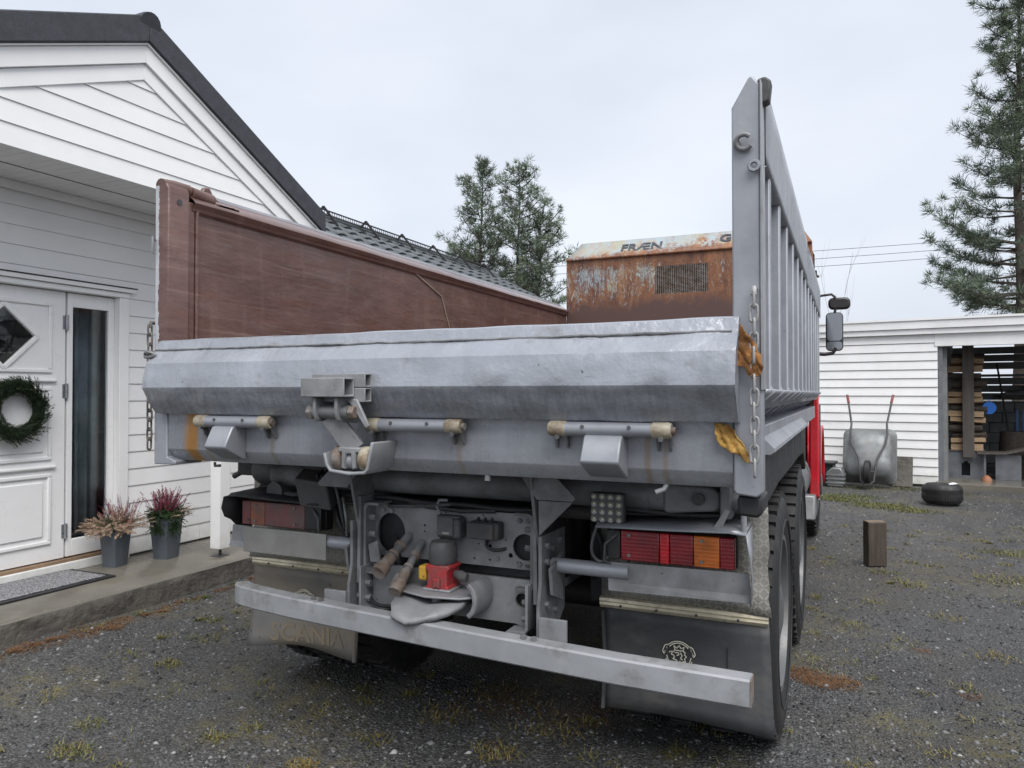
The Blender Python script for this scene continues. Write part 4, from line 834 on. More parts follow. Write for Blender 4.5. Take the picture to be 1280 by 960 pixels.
for sg in (-1, 1):
    f = -sg
    for (z0, z1, y0, fl, w) in ((.70,.995,.30,.075,.40),):
        x = sg*.385; t = .011
        pts = [(x,z0+.02),(x+f*.004,z0+.006),(x+f*.02,z0),(x+f*fl,z0),(x+f*fl,z0+t),(x+f*.024,z0+t),(x+f*t,z0+.03),(x+f*t,z1-.03),(x+f*.024,z1-t),(x+f*fl,z1-t),(x+f*fl,z1),(x+f*.02,z1),(x+f*.004,z1-.006),(x,z1-.02)]
        K(MB().prism(pts, 'Y', y0, 6.8), 'chassis_rail', M['paint_dirty'], smooth=40)
    K(MB().prism([(sg*.402,1.02),(sg*.41,.66),(sg*.392,.66),(sg*.388,1.02)], 'Y', .285, .9), 'flitch_plate', M['paint_dirty'], bevel=.002)
    K(MB().prism([(sg*.41,.705),(sg*.425,.705),(sg*.425,1.03),(sg*.41,1.04)], 'Y', .33, 5), 'subframe', M['frame_black'])
    # hanger plates for the underrun bar, with bolts
    hp = K(MB().prism([(.33,.90),(.38,.52),(.30,.52),(.285,.56),(.285,.84)] if False else [(.27,.92),(.52,.92),(.52,.60),(.40,.52),(.25,.52),(.25,.66),(.27,.74)], 'X', sg*.418, sg*.432), 'hanger_plate', M['paint_dirty'], bevel=.003)
    for (y, z) in ((.31,.88),(.31,.82),(.37,.86),(.37,.80),(.45,.88),(.45,.80),(.31,.66),(.31,.60),(.40,.62)):
        K(MB().cyl((sg*.40,y,z),(sg*.447,y,z),.012,6), 'bolt', M['paint_dirty'], hp)
    K(MB().box(sg*.433 if sg > 0 else -.54, .54 if sg > 0 else -.433, .24, .255, .50, .63).box(sg*.433 if sg > 0 else -.54, .49 if sg > 0 else -.49, .2555, .268, .50, .60), 'tab_plate', M['paint_light'], hp, bevel=.002)
    K(MB().prism([(.28,.80),(.40,.84),(.40,.66),(.30,.70)], 'X', sg*.455, sg*.468), 'hanger_rib', M['paint_dirty'], hp)
    K(MB().prism([(sg*.345,1.165),(sg*.48,1.165),(sg*.575,1.075),(sg*.565,1.06),(sg*.425,1.06)], 'Y', .24, .252), 'gusset', M['paint_dirty'], bevel=.002)
    if sg > 0: K(MB().prism([(.425,1.056),(.56,1.056),(.428,.925)], 'Y', .255, .267), 'gusset', M['paint_dirty'], bevel=.002)
    K(MB().prism([(.22,1.165),(.40,1.165),(.40,.88),(.30,.86)], 'X', sg*.40, sg*.4115), 'gusset_web', M['paint_dirty'])
    K(MB().cyl((sg*.44,.36,.80),(sg*.74,.36,.80),.028,16), 'lamp_arm', M['paint'], smooth=50)
    # deep shadow side: inner spring hanger and axle parts
    K(MB().box(min(sg*.50,sg*.56), max(sg*.50,sg*.56), .62, .68, .60, 1.0), 'spring_hanger', M['frame_black'], bevel=.01)
    for j in range(5): K(MB().box(min(sg*.47,sg*.55), max(sg*.47,sg*.55), .75+j*.03, 2.8-j*.03, .70+j*.024, .72+j*.024), 'leaf_spring', M['frame_black'])
    K(MB().cyl((sg*.72,.42,.955),(sg*.72,.42,.80),.006,6).tube([(sg*.70,.36,.94),(sg*.655,.34,.90),(sg*.65,.34,.84),(sg*.69,.36,.815),(sg*.74,.38,.83)], .006, 6), 'lamp_cable', M['socket'], smooth=60)
# rear cross panel with its cut-outs
hl = [(-.245+.07*math.cos(a)*1.0-.05, .862+.085*math.sin(a)) for a in [2*math.pi*k/22 for k in range(22)]]
hr = circ(.322, .852, .052, 18)
small = [(-.10,.80,.009),(-.07,.835,.004),(-.13,.905,.005),(-.035,.805,.011),(.10,.79,.005),(.17,.845,.008),(.26,.815,.010),(.24,.875,.004),(.17,.79,.005),(.29,.79,.004),(-.13,.88,.004),(.12,.85,.004),(.205,.80,.0),(-.155,.80,.010),(.14,.965,.004),(-.03,.965,.004)]
holed_plate('rear_panel', [(-.374,.765),(.374,.765),(.374,.98),(-.374,.98)], [hl, hr]+[circ(x, z, r, 10) for x, z, r in small if r > 0], 'Y', .372, .38, M['paint_mid'], truck)
K(MB().lathe([(0,0),(0,.06),(.01,.06),(.01,0)], (.34,.41,.855), 'Y', 20), 'reflector_disc', mat('faded_salmon', (.42,.24,.18), .6), truck)
K(MB().cyl((.205,.372,.80),(.205,.364,.80),.009,6), 'panel_bolt', M['galv'])
K(MB().box(-.37,.37,.40,.60,.72,1.0), 'cross_member', M['frame_black'])
# lower hitch cross member
lm = holed_plate('hitch_beam', [(-.36,.565),(.30,.565),(.36,.545),(.36,.735),(-.36,.735)], [circ(.325,.655,.028,14)], 'Y', .335, .35, M['paint_mid'], truck)
K(MB().box(-.37,.37,.36,.50,.60,.73), 'hitch_box', M['frame_black'])
for sg in (-1,1):
    x = sg*.38; f = -sg
    K(MB().prism([(x,.735),(x,.57),(x+f*.012,.552),(x+f*.09,.545),(x+f*.09,.556),(x+f*.018,.563),(x+f*.011,.575),(x+f*.011,.735)], 'Y', .26, .52), 'hitch_channel', M['paint_mid'], bevel=.002)
    for z in (.60,.66): K(MB().cyl((sg*.372-f*0,.30,z),(sg*.372+f*.028,.30,z),.014,6), 'bolt', M['paint_dirty'])
    for z in (.80,.86,.93): K(MB().cyl((sg*.373,.33,z),(sg*.373+f*.03,.33,z),.013,6), 'bolt', M['paint_dirty'])
K(MB().prism([(-.36,.82),(-.315,.84),(-.30,.75),(-.35,.75)], 'Y', .30, .312), 'bracket', M['paint_dirty'])
K(MB().tube([(-.20,.36,1.0),(-.1,.35,.985),(.05,.35,.978),(.2,.36,.985)], .008, 6).tube([(-.3,.36,.975),(-.1,.345,.99),(.0,.36,1.0)], .007, 6), 'cable', M['dark_steel'], smooth=60)
# trailer sockets
s1 = K(MB().box(-.035,.070,.30,.371,.872,.957), 'trailer_socket', M['socket'], bevel=.014)
K(MB().box(-.028,.045,.292,.30,.885,.962).box(-.03,.07,.296,.33,.955,.966), 'lid', M['socket'], s1, bevel=.004); K(MB().box(-.0,.03,.289,.2925,.893,.902), 'label_plate', M['plate'], s1); K(MB().tube([(-.03,.34,.95),(-.06,.35,.99),(-.055,.36,1.015),(-.02,.37,1.015)], .007, 6), 'lid_spring', M['paint_dirty'], s1)
s2 = K(MB().box(.105,.235,.312,.371,.878,.948), 'trailer_socket', M['dark_steel'], bevel=.01)
K(MB().box(.10,.215,.302,.312,.882,.944), 'lid', M['dark_steel'], s2, bevel=.004)
for k in range(3): K(MB().prism([(.31,.948),(.345,.948),(.335,.965)], 'X', .135+k*.03, .142+k*.03), 'fin', M['dark_steel'], s2)
# air couplings
for (a, b, r) in (((-.205,.37,.856),(-.222,.17,.742),.021),((-.14,.37,.835),(-.132,.15,.682),.018)):
    a, b = Vector(a), Vector(b); h = K(MB().tube([a, a.lerp(b,.3), a.lerp(b,.62)], r*.9, 12), 'air_coupling', M['paint_dirty'], smooth=50)
    K(MB().tube([a.lerp(b,.25), a.lerp(b,.33)], r*1.25, 12).tube([a.lerp(b,.5), a.lerp(b,.55)], r*1.2, 12), 'collar', M['rustmetal'], h)
    d = (b-a).normalized(); e0, e1 = a.lerp(b,.6), b
    K(MB().tube([e0, e0.lerp(e1,.5), e0.lerp(e1,.55), e1, e1-d*.004, e1-d*.04], [r*1.15, r*1.25, r*1.5, r*1.5, r*1.0, r*.9], 14), 'rubber_cap', M['rustmetal'], h, smooth=40)
def KH(mb, name, *a_, **k):
    if name == 'side_guard': mb.v = [((x-.2325)*.86+.005, y*.8+.20, (z-.705)*.74+.672) for x, y, z in mb.v]
    elif name == 'lower_jaw': mb.v = [((x-.215)*.66+.0, y*1.25+.165, .626+(z-.615)*.40) for x, y, z in mb.v]
    elif name in ('hitch_body', 'body_rib', 'rubber_cap', 'warning_label', 'seat_plate', 'release_handle'): mb.v = [((x-.215)*.74+.012, (y-.085)*.8+.275, (z-.785)*(1.0 if z < .886 else 1.25)+.684-(0 if z < .886 else .025)) for x, y, z in mb.v]
    else: mb.v = [(x-.21, y+.19, .630+(z-.615)*.32 if z < .785 else z-.10) for x, y, z in mb.v]
    return K(mb, name, *a_, **k)
# tow hitch
hi = KH(MB().lathe([(-.16,.05),(0,.05)], (.215,.33,.70), 'Y', 16).box(.15,.285,.17,.335,.62,.78), 'tow_hitch', M['paint_mid'], bevel=.008)
KH(MB().prism([(.055,.03),(.09,-.01),(.215,-.045),(.35,-.02),(.395,.02),(.40,.19),(.06,.19)], 'Z', .757, .785), 'upper_jaw', M['paint_mid'], hi, bevel=.008)
K(MB().grid([[(x0+(x1-x0)*k/4, y-.012*(1 if k in (1,2,3) else 0), z-.010*(1 if k == 2 else 0)+.006*(k in (0,4))) for k in range(5)] for (y, x0, x1, z) in ((.36,-.12,.14,.650),(.16,-.135,.15,.648),(.10,-.115,.135,.640),(.06,-.085,.10,.630),(.04,-.075,.06,.618))]), 'lower_jaw', M['paint_mid'], hi, solid=.02, smooth=35)
KH(MB().cyl((.225,.03,.63),(.225,.03,.755),.022).lathe([(0,.035),(.012,.035),(.012,0)], (.225,.03,.655), 'Z', 18), 'coupling_pin', M['galv'], hi, smooth=50)
for (xc, s) in ((.065,-1),(.40,1)):
    pts = []
    for k in range(11):
        a = R(-70+k*14); pts.append((xc+s*.055*math.cos(a)-.0, .0, .705+.085*math.sin(a)))
    q = MB().grid([[(x, y, z) for (x, _, z) in pts] for y in (-.02 if s > 0 else .02, .16)]); KH(q, 'side_guard', M['paint_mid'], hi, solid=.02, bevel=.005, smooth=50)
KH(MB().prism([(.145,.785),(.285,.785),(.285,.80),(.275,.805),(.275,.862),(.29,.872),(.285,.885),(.15,.885),(.145,.865),(.158,.86),(.158,.805),(.145,.80)], 'Y', .02, .15), 'hitch_body', M['redhitch'], hi, bevel=.012)
KH(MB().prism([(.198,.79),(.215,.80),(.225,.80),(.238,.79),(.238,.835),(.198,.835)], 'Y', .008, .02), 'body_rib', M['redhitch'], hi, bevel=.004)
KH(MB().lathe([(0,.0),(0,.068),(.01,.075),(.055,.073),(.068,.062),(.072,.03),(.073,0)], (.215,.085,.886), 'Z', 22), 'rubber_cap', M['dark_steel'], hi, smooth=40)
KH(MB().box(.095,.144,.03,.10,.818,.875), 'warning_label', M['yellow'], hi, bevel=.008)
KH(MB().tube([(.285,.09,.845),(.33,.08,.842),(.365,.075,.838)], [.016,.022,.018], 12), 'release_handle', M['socket'], hi, smooth=50)
KH(MB().box(.135,.30,.01,.16,.7855,.795), 'seat_plate', M['paint_light'], hi, bevel=.004)
# --- underrun bar: box section, knocked forward at its left end
path = [(1.205,.0,.578),(.8,.012,.577),(.3,.055,.575),(-.2,.10,.576),(-.6,.135,.578),(-.80,.155,.582),(-.90,.172,.584),(-.935,.186,.585),(-.95,.205,.585)]
rows = []
cs = [(-.028,-.042),(.028,-.042),(.034,-.036),(.034,.036),(.028,.042),(-.028,.042),(-.034,.036),(-.034,-.036),(-.028,-.042)]
for i, p in enumerate(path):
    a = Vector(path[max(i-1,0)]); b = Vector(path[min(i+1,len(path)-1)]); d = (b-a).normalized(); s = d.cross(Vector((0,0,1)))
    rows.append([Vector(p)+s*u+Vector((0,0,v)) for u, v in cs])
q = MB().grid(rows); q.add(rows[0][:-1], [tuple(range(8))]); q.add(rows[-1][:-1], [tuple(range(8))])
ub = K(q, 'underrun_bar', M['paint_light'], smooth=30)
for (x_, y_) in ((.46,.008),(.50,.004),(-.46,.088),(-.50,.092)): K(MB().cyl((x_,y_+.03,.619),(x_,y_+.03,.629),.012,6), 'bar_bolt', M['paint_dirty'], ub)
K(MB().box(1.2052,1.2085,-.031,.031,.540,.616), 'end_cap', M['rustmetal'], ub)
for pts, r, m in (([(-.70,.5,1.02),(-.62,.42,.93),(-.58,.40,.84),(-.52,.46,.78),(-.44,.5,.80)],.011,'frame_black'), ([(-.82,.45,1.0),(-.70,.40,.955),(-.58,.44,.97),(-.42,.5,.93)],.009,'dark_steel'),
    ([(-.60,.36,1.10),(-.55,.34,1.02),(-.545,.36,.93),(-.57,.42,.85)],.007,'socket'), ([(-.37,.36,1.01),(-.25,.35,1.015),(-.12,.36,.995),(.05,.37,1.005),(.22,.36,.992),(.36,.36,1.0)],.010,'frame_black'),
    ([(.50,.60,1.0),(.55,.52,.93),(.60,.50,.86),(.57,.55,.76),(.52,.62,.70)],.011,'frame_black'), ([(.45,.48,1.04),(.58,.44,1.015),(.72,.44,1.02),(.90,.46,1.00),(1.08,.48,1.01)],.010,'dark_steel'),
    ([(-.30,.42,.86),(-.27,.37,.80),(-.24,.36,.74),(-.27,.40,.68)],.012,'frame_black'), ([(-.03,.37,.88),(-.05,.33,.84),(-.02,.32,.81),(.03,.36,.79)],.007,'frame_black'), ([(.17,.37,.88),(.16,.34,.85),(.20,.345,.83),(.24,.375,.84)],.007,'frame_black'),
    ([(.62,.36,.965),(.60,.34,.90),(.605,.335,.85),(.64,.345,.825),(.66,.36,.85)],.006,'socket'), ([(-.35,.30,.60),(-.30,.27,.575),(-.2,.29,.585),(-.1,.33,.60)],.008,'frame_black'), ([(-.52,.34,1.0),(-.48,.30,.96),(-.47,.30,.90),(-.50,.34,.84)],.006,'galv')):
    sm = []
    for q0, q1 in zip(pts, pts[1:]): sm += [Vector(q0).lerp(Vector(q1), t) for t in (0,.33,.66)]
    sm.append(Vector(pts[-1]))
    for _ in range(3): sm = [sm[0]]+[(sm[k-1]+sm[k]*2+sm[k+1])/4 for k in range(1, len(sm)-1)]+[sm[-1]]
    K(MB().tube(sm, r, 8), 'air_hose', M[m], smooth=60)
for x_ in (-.33,-.29,.30,.335):
    for z_ in (.955,.785): K(MB().cyl((x_,.373,z_),(x_,.362,z_),.010,6), 'panel_bolt', M['paint_dirty'])
# --- lamps
def lamp_unit(sg):
    x0, x1 = (.655, 1.115) if sg > 0 else (-1.115, -.655)
    L = K(MB().box(x0, x1, .395, .45, .838, .955), 'tail_lamp', M['plastic'], bevel=.006)
    if sg > 0: segs = [(.655,.706,'plastic',.0),(.708,.851,'lens_red',0),(.852,.886,'lens_bright',.004),(.887,.970,'lens_red',0),(.971,1.060,'lens_orange',0),(1.061,1.112,'lens_red',0)]
    else: segs = [(-1.112,-1.062,'lens_faded',0),(-1.061,-.975,'lens_orange2',0),(-.974,-.745,'lens_faded',0),(-.744,-.655,'plastic',0)]
    for a, b, m, pr in segs: K(MB().box(a, b, .358-pr, .395, .842, .951), 'lens' if m != 'plastic' else 'end_cap', M[m], L, bevel=.005)
    for fx in ((.74,1.0) if sg > 0 else (-.80,-1.03)):
        for fz in (.862,.935): K(MB().cyl((fx,.358,fz),(fx,.353,fz),.006), 'lens_screw', M['galv'], L)
    # bent sheet hood over the lamp
    xo, xi = sg*1.155, sg*.63
    rows = [[(xi,.30,.966),(sg*.9,.30,.972),(sg*1.10,.305,.978),(xo,.31,.972)],[(xi,.33,.975),(sg*.9,.33,.985),(sg*1.10,.33,.992),(xo,.335,.985)],[(xi,.47,.985),(sg*.9,.47,.995),(sg*1.10,.47,1.0),(xo,.47,.99)]]
    K(MB().grid(rows), 'lamp_hood', M['paint' if sg > 0 else 'frame_black'], L, solid=.005, smooth=30)
    rows = [[(xo,.31,.973),(xo+sg*.012,.31,.90),(xo+sg*.02,.31,.83),(xo+sg*.012,.315,.735)] if sg > 0 else [(xo,.29,.975),(xo-.025,.30,.92),(xo-.015,.31,.88),(xo+.005,.33,.865)],
            [(xo,.47,.985),(xo+sg*.004,.47,.90),(xo,.47,.83),(xo,.47,.735)]]
    K(MB().grid(rows), 'lamp_hood_cheek', M['paint' if sg > 0 else 'frame_black'], L, solid=.005, smooth=30)
    K(MB().grid([[(sg*.662,.352,.833),(sg*1.158,.352,.838)],[(sg*.664,.352,.760),(sg*1.168,.352,.765)],[(sg*.667,.346,.730),(sg*1.172,.340,.740)]]), 'lamp_shield', M['paint_mid'], L, solid=.005, smooth=None)
    return L
lr = lamp_unit(1); ll = lamp_unit(-1)
lr['label'] = 'red and orange tail lamp with grey hood'; ll['label'] = 'dusty faded tail lamp under a black hood'
K(MB().prism([(1.045,.99),(1.075,.995),(1.10,1.05),(1.085,1.055)], 'Y', .33, .342), 'hood_stay', M['paint_light'], lr)
npx = K(MB().box(-1.07,-.60,.325,.329,.725,.838), 'number_plate', M['plate'], bevel=.004, label='dirty blank number plate')
# square work lamp
wl = K(MB().obox((.665,.345,1.033), (.063,.0,.0), (0,.022,0), (0,0,.054)), 'work_lamp', M['socket'], bevel=.008)
for i in range(4):
    for j in range(4):
        K(MB().lathe([(0,.004),(.0,.0115),(-.004,.0115),(-.002,.004)], (.619+i*.031,.325,.993+j*.027), 'Y', 10, True), 'led_cell', M['led'], wl, smooth=50)
        K(MB().cyl((.619+i*.031,.326,.993+j*.027),(.619+i*.031,.3215,.993+j*.027),.004,8), 'led_cell', M['gold'], wl)
K(MB().box(.625,.705,.33,.36,.966,.979).box(.64,.65,.335,.355,.955,.966).box(.68,.69,.335,.355,.955,.966), 'lamp_bracket', M['dark_steel'], wl)
# --- mudguards behind the wheels: tread plate, brass strip, rubber flap
def emblem(cx, cz, r, y, parent):
    q = MB(); P3 = lambda a, rr, oy=0: (cx+rr*math.cos(a), y, cz+rr*math.sin(a))
    def line(pts, w=.0030):
        for a, b in zip(pts, pts[1:]): q.bar((a[0], y, a[1]), (b[0], y, b[1]), w, .002, (0,-1,0))
    def arc(x, z, rr, a0, a1, n=14): return [(x+rr*math.cos(R(a0+(a1-a0)*i/n)), z+rr*math.sin(R(a0+(a1-a0)*i/n))) for i in range(n+1)]
    line(arc(cx, cz, r, 30, 150)); line(arc(cx, cz, r, 200, 340)); line(arc(cx, cz, r*.87, 40, 140)); line(arc(cx, cz, r*.87, 185, 355))
    for s in (-1, 1):
        pt = lambda a, b: (cx+s*a*r, cz+b*r)
        line([pt(.74,.72), pt(1.0,.62), pt(1.18,.20), pt(1.06,-.02), pt(.86,.50), pt(.74,.72)])
        line([pt(.86,.45), pt(1.06,.08)])
    # crowned animal head: zigzag crown, jagged mane and beak
    pc = lambda a, b: (cx+a*r, cz+b*r)
    line([pc(-.26,.34), pc(-.36,.66), pc(-.12,.50), pc(.02,.72), pc(.16,.50), pc(.40,.64), pc(.30,.34), pc(-.26,.34)])
    line([pc(-.26,.34), pc(-.45,.18), pc(-.55,.02), pc(-.38,-.02), pc(-.30,-.18), pc(-.45,-.30), pc(-.20,-.34), pc(-.05,-.55), pc(.08,-.40), pc(.22,-.62), pc(.30,-.40), pc(.48,-.46), pc(.42,-.18), pc(.55,-.05), pc(.40,.10), pc(.46,.24), pc(.30,.34)])
    line([pc(-.30,.16), pc(-.05,.20), pc(.02,.05), pc(-.15,-.02)]); line([pc(.1,.2), pc(.25,.0), pc(.12,-.2), pc(.28,-.3)]); line([pc(-.7,.15), pc(-.5,.25), pc(-.42,.2)])
    o = K(q, 'crest_emblem', M['emblem'], parent, fix=False)
    return o
def flap(sg):
    m = M['rubber_flap'] if sg > 0 else M['rubber_flap_tan']
    xa, xb = .585, 1.205; rows = []
    for i in range(19):
        f = i/18; x = xa+(xb-xa)*f; r = []
        for k in range(9):
            g = k/8; zb = .222 + (.012*math.sin(f*3) if sg > 0 else .03*math.sin(max(0,f-.12)*3.4)**2)
            z = .615+(zb-.615)*g; bow = -.02*g*g+ (.012*math.sin(f*4.2+1)*g if sg > 0 else .03*math.sin(f*5)*g*g)
            xx = x+(.02*g*f if sg > 0 else 0); r.append((sg*xx, .545+bow, z))
        rows.append(r)
    F_ = K(MB().grid(rows), 'mud_flap', m, solid=.012, smooth=60, label='black rubber mud flap with white crest' if sg > 0 else 'mud stained rubber mud flap with tan lettering')
    K(MB().tube([(sg*xa, .535, .60), (sg*(xa+.01), .53, .4), (sg*(xa+.005), .515, .225)], .008, 6), 'flap_edge', m, F_)
    emblem(sg*.885, .468, .052, .522 if sg > 0 else .527, F_)
    K(MB().prism([(.535,.61),(.528,.616),(.522,.625),(.526,.634),(.520,.64),(.524,.650),(.535,.655)], 'X', min(sg*.575,sg*1.205), max(sg*.575,sg*1.205)), 'brass_strip', M['gold'], F_, smooth=20)
    for fx in (.66,.80,.95,1.1): K(MB().cyl((sg*fx,.524,.625),(sg*fx,.519,.625),.005,8), 'rivet', M['dark_steel'], F_)
    # tread plate above, its outer edge torn and curled
    rows = []
    for k in range(13):
        z = .65+.39*k/12; e = 1.205+.012*nz(z*14, 1, sg)+(.012 if k < 2 else 0)
        rows.append([(sg*(.58+(e-.58)*i/8), .538+(-.02*(i/8)**4 if k < 3 else .0)+.004*nz(i, k*.7, 3), z) for i in range(9)])
    K(MB().grid(rows), 'tread_plate', M['tread'], solid=.006, smooth=40)
    K(MB().box(min(sg*.58,sg*1.2), max(sg*.58,sg*1.2), .556, .575, .66, 1.06), 'mudguard_back', M['frame_black'])
    return F_
fr = flap(1); fl_ = flap(-1)
ft = text_mesh('flap_lettering', 'SCANIA', .115, M['faded'], fl_, Matrix.Translation((-.87,0,.305)) @ Matrix.Rotation(R(90), 4, 'X'), .0005)
for v in ft.data.vertices:
    f_ = (abs(v.co.x)-.585)/.62; zb = .222+.03*math.sin(max(0,f_-.12)*3.4)**2; g_ = (.615-v.co.z)/(.615-zb)
    v.co.y += .545-.02*g_*g_+.03*math.sin(f_*5)*g_*g_-.0085
K(MB().box(1.06,1.062,.526,.53,.27,.52) , 'flap_crease', M['rubber'], fr)
# --- wheels
def wheel(c, out, tag_='wheel', parent=None, R0=.512, w=.285, front=False):
    """c: centre, out: +1/-1 outer side along X"""
    t = K(MB().lathe([(-w*.36,.300),(-w*.44,.33),(-w*.5,.40),(-w*.495,.445),(-w*.44,.490),(-w*.40,.500),(w*.40,.500),(w*.44,.490),(w*.495,.445),(w*.5,.40),(w*.44,.33),(w*.36,.300)], c, 'X', 56, True), 'wheel', M['rubber'], parent, smooth=40)
    q = MB(); tyre_tread(q, c, .500, w, 46, 'X', .013); K(q, 'tread', M['rubber'], t, kind='stuff')
    s = out; d = .10 if not front else -.03
    K(MB().lathe([(s*w*.40,.315),(s*w*.46,.325),(s*w*.46,.305),(s*(w*.36),.295),(s*(w*.34),.255),(s*(-d+.06),.235),(s*(-d+.05),.20),(s*(-d+.09),.15),(s*(-d+.09),.115),(s*(.12 if not front else .17),.11),(s*(.13 if not front else .18),.06),(s*(.13 if not front else .18),0)], c, 'X', 40, False, False), 'rim', M['rim'], t, smooth=35)
    for k in range(10):
        a = 2*math.pi*k/10; K(MB().cyl((c[0]+s*(-d+.085), c[1]+.165*math.cos(a), c[2]+.165*math.sin(a)), (c[0]+s*(-d+.125), c[1]+.165*math.cos(a), c[2]+.165*math.sin(a)), .015, 6), 'wheel_nut', M['galv'], t)
    for k in range(3):
        q = MB().lathe([(s*(w*.5-.002),.385),(s*(w*.5+.003),.389),(s*(w*.5-.002),.393)], c, 'X', 48, False, False); K(q, 'sidewall_ring', M['rubber'], t) if k == 1 else None
    return t
for y in (1.12, 2.46):
    for sg in (-1, 1):
        wheel((sg*1.078, y, .512), sg); wheel((sg*.745, y, .512), -sg)
    K(MB().cyl((-.75,y,.512),(.75,y,.512),.075,14).lathe([(-.2,.08),(-.1,.2),(.1,.2),(.2,.08)], (0,y,.512), 'X', 16), 'axle', M['frame_black'], smooth=40)
for sg in (-1, 1): wheel((sg*1.05, 6.05, .512), sg, front=True)
# --- side shelf over the wheels and black wheel arch
for sg in (-1, 1):
    rows = [[(sg*x, y, z) for (x, z) in ((1.12,1.345),(1.16,1.338),(1.238,1.262),(1.24,1.25),(1.225,1.24),(1.12,1.24))] for y in (.40, 2.72)]
    q = MB().grid(rows); q.add(rows[0], [tuple(range(6))]); q.add(rows[1], [tuple(range(6))])
    K(q, 'side_shelf', M['paint'], smooth=25)
    K(MB().prism([(.42,1.238),(.42,1.06),(.6,1.055),(1.0,1.075),(1.78,1.07),(2.4,1.075),(2.9,1.06),(3.15,.93),(3.15,1.238)], 'X', min(sg*.62,sg*1.205), max(sg*.62,sg*1.205)), 'wheel_arch', M['frame_black'], bevel=.01)
    (K(MB().prism([(1.165,1.085),(1.225,1.08),(1.236,1.095),(1.236,1.144),(1.165,1.144)], 'Y', .02, .20), 'rubber_buffer', M['frame_black'], bevel=.01) if sg > 0 else None)
# --- safety chains hung at the tailgate ends
def link_mesh(L, w, r, name, m):
    pts = []
    for k in range(16):
        a = 2*math.pi*k/16; pts.append((w*math.cos(a), 0, (L-w)*(1 if math.sin(a) > 1e-6 else -1 if math.sin(a) < -1e-6 else 0)*.999+w*math.sin(a)))
    me = MB().tube(pts, r, 7, closed=True).mesh(name, 60); me.materials.append(m); return me
def chain(x, y, z0, n, m, L=.0255, w=.0108, r=.0042):
    top = K(MB().tube([(x, y+.05, z0+.02), (x, y, z0+.02), (x, y-.005, z0)], .008, 8), 'chain', m)
    me = link_mesh(L, w, r, 'chain_link', m)
    for k in range(n):
        o = bpy.data.objects.new('chain_link', me); COL.objects.link(o); o.parent = top
        o.location = (x+.004*nz(k*.7,1,1), y-.004+.003*nz(k*.9,2,2), z0-.012-k*(2*L-2*r-.002)); o.rotation_euler = (0, .06*nz(k*1.1,5,5), R(12) if k % 2 else R(98))
    return top
chain(1.222, -.045, 1.735, 13, M['chain']); chain(-1.262, -.02, 1.735, 13, M['chain_dark'])
# --- headboard with mesh window
HY = 4.95
hbp = holed_plate('headboard', [(-1.19,1.335),(1.19,1.335),(1.18,2.815),(-1.18,2.815)], [[(-.255,2.43),(.255,2.43),(.255,2.705),(-.255,2.705)][::-1]], 'Y', HY, HY+.012, M['headboard'], truck)
rows = [[(x*k1, HY+dy, z) for x in [-1.18+i*.118 for i in range(21)]] for (k1, dy, z) in ((1,0,2.817),(1,-.012,2.83),(.995,.0,2.845),(.95,.10,2.94),(.91,.16,3.02),(.905,.22,3.03))]
K(MB().grid(rows), 'headboard_top', M['headboard'], hbp, solid=.008, smooth=25)
for sg in (-1, 1):
    K(MB().add([(sg*1.18,HY,1.9),(sg*1.18,HY,2.83),(sg*1.075,HY+.17,3.02),(sg*1.075,HY+.55,3.02),(sg*1.18,HY+.55,2.80),(sg*1.20,HY+.12,1.9)], [(0,1,2,3,4,5)]), 'headboard_cheek', M['headboard'], hbp, solid=.008)
K(MB().add([(-1.07,HY+.20,3.03),(1.07,HY+.20,3.03),(1.07,HY+.9,3.0),(-1.07,HY+.9,3.0)], [(0,1,2,3)]), 'cab_guard', M['headboard'], hbp, solid=.008)
K(MB().tube([(-1.18,HY-.012,2.83),(1.18,HY-.012,2.83)], .014, 8), 'crease_rib', M['headboard'], hbp)
q = MB(); nx_, nz_ = 12, 11; dx = .51/nx_; dz = .275/nz_
for i in range(nx_+1):
    for j in range(nz_+1):
        x = -.255+i*dx; z = 2.43+j*dz
        for (ax, az) in ((dx/2, dz/2), (-dx/2, dz/2)):
            x1, z1 = x+ax, z+az
            if -.256 <= x1 <= .256 and z1 <= 2.706: q.bar((x, HY+.006, z), (x1, HY+.006, z1), .010, .008, (0,1,0))
for i in range(nx_):
    for j in range(nz_):
        x = -.255+(i+.5)*dx; z = 2.43+(j+.5)*dz
        for ax in (-dx/2, dx/2): q.bar((x, HY+.006, z), (x+ax, HY+.006, z+dz/2), .010, .008, (0,1,0))
K(q, 'mesh_grille', M['rustmetal'], hbp, fix=False, smooth=None, kind='stuff')
tmx = Matrix.Translation((-.40, HY+.066, 2.935)) @ Matrix.Rotation(math.atan2(.175,.16)+R(0), 4, 'X')
slant = Matrix.Rotation(math.atan2(.175, .16), 4, 'X')
text_mesh('headboard_lettering', 'FRÆN', .155, M['ink'], hbp, Matrix.Translation((-.41, HY+.07, 2.925)) @ slant, .002)
text_mesh('headboard_lettering', 'G', .155, M['ink'], hbp, Matrix.Translation((.41, HY+.085, 2.945)) @ slant, .002)
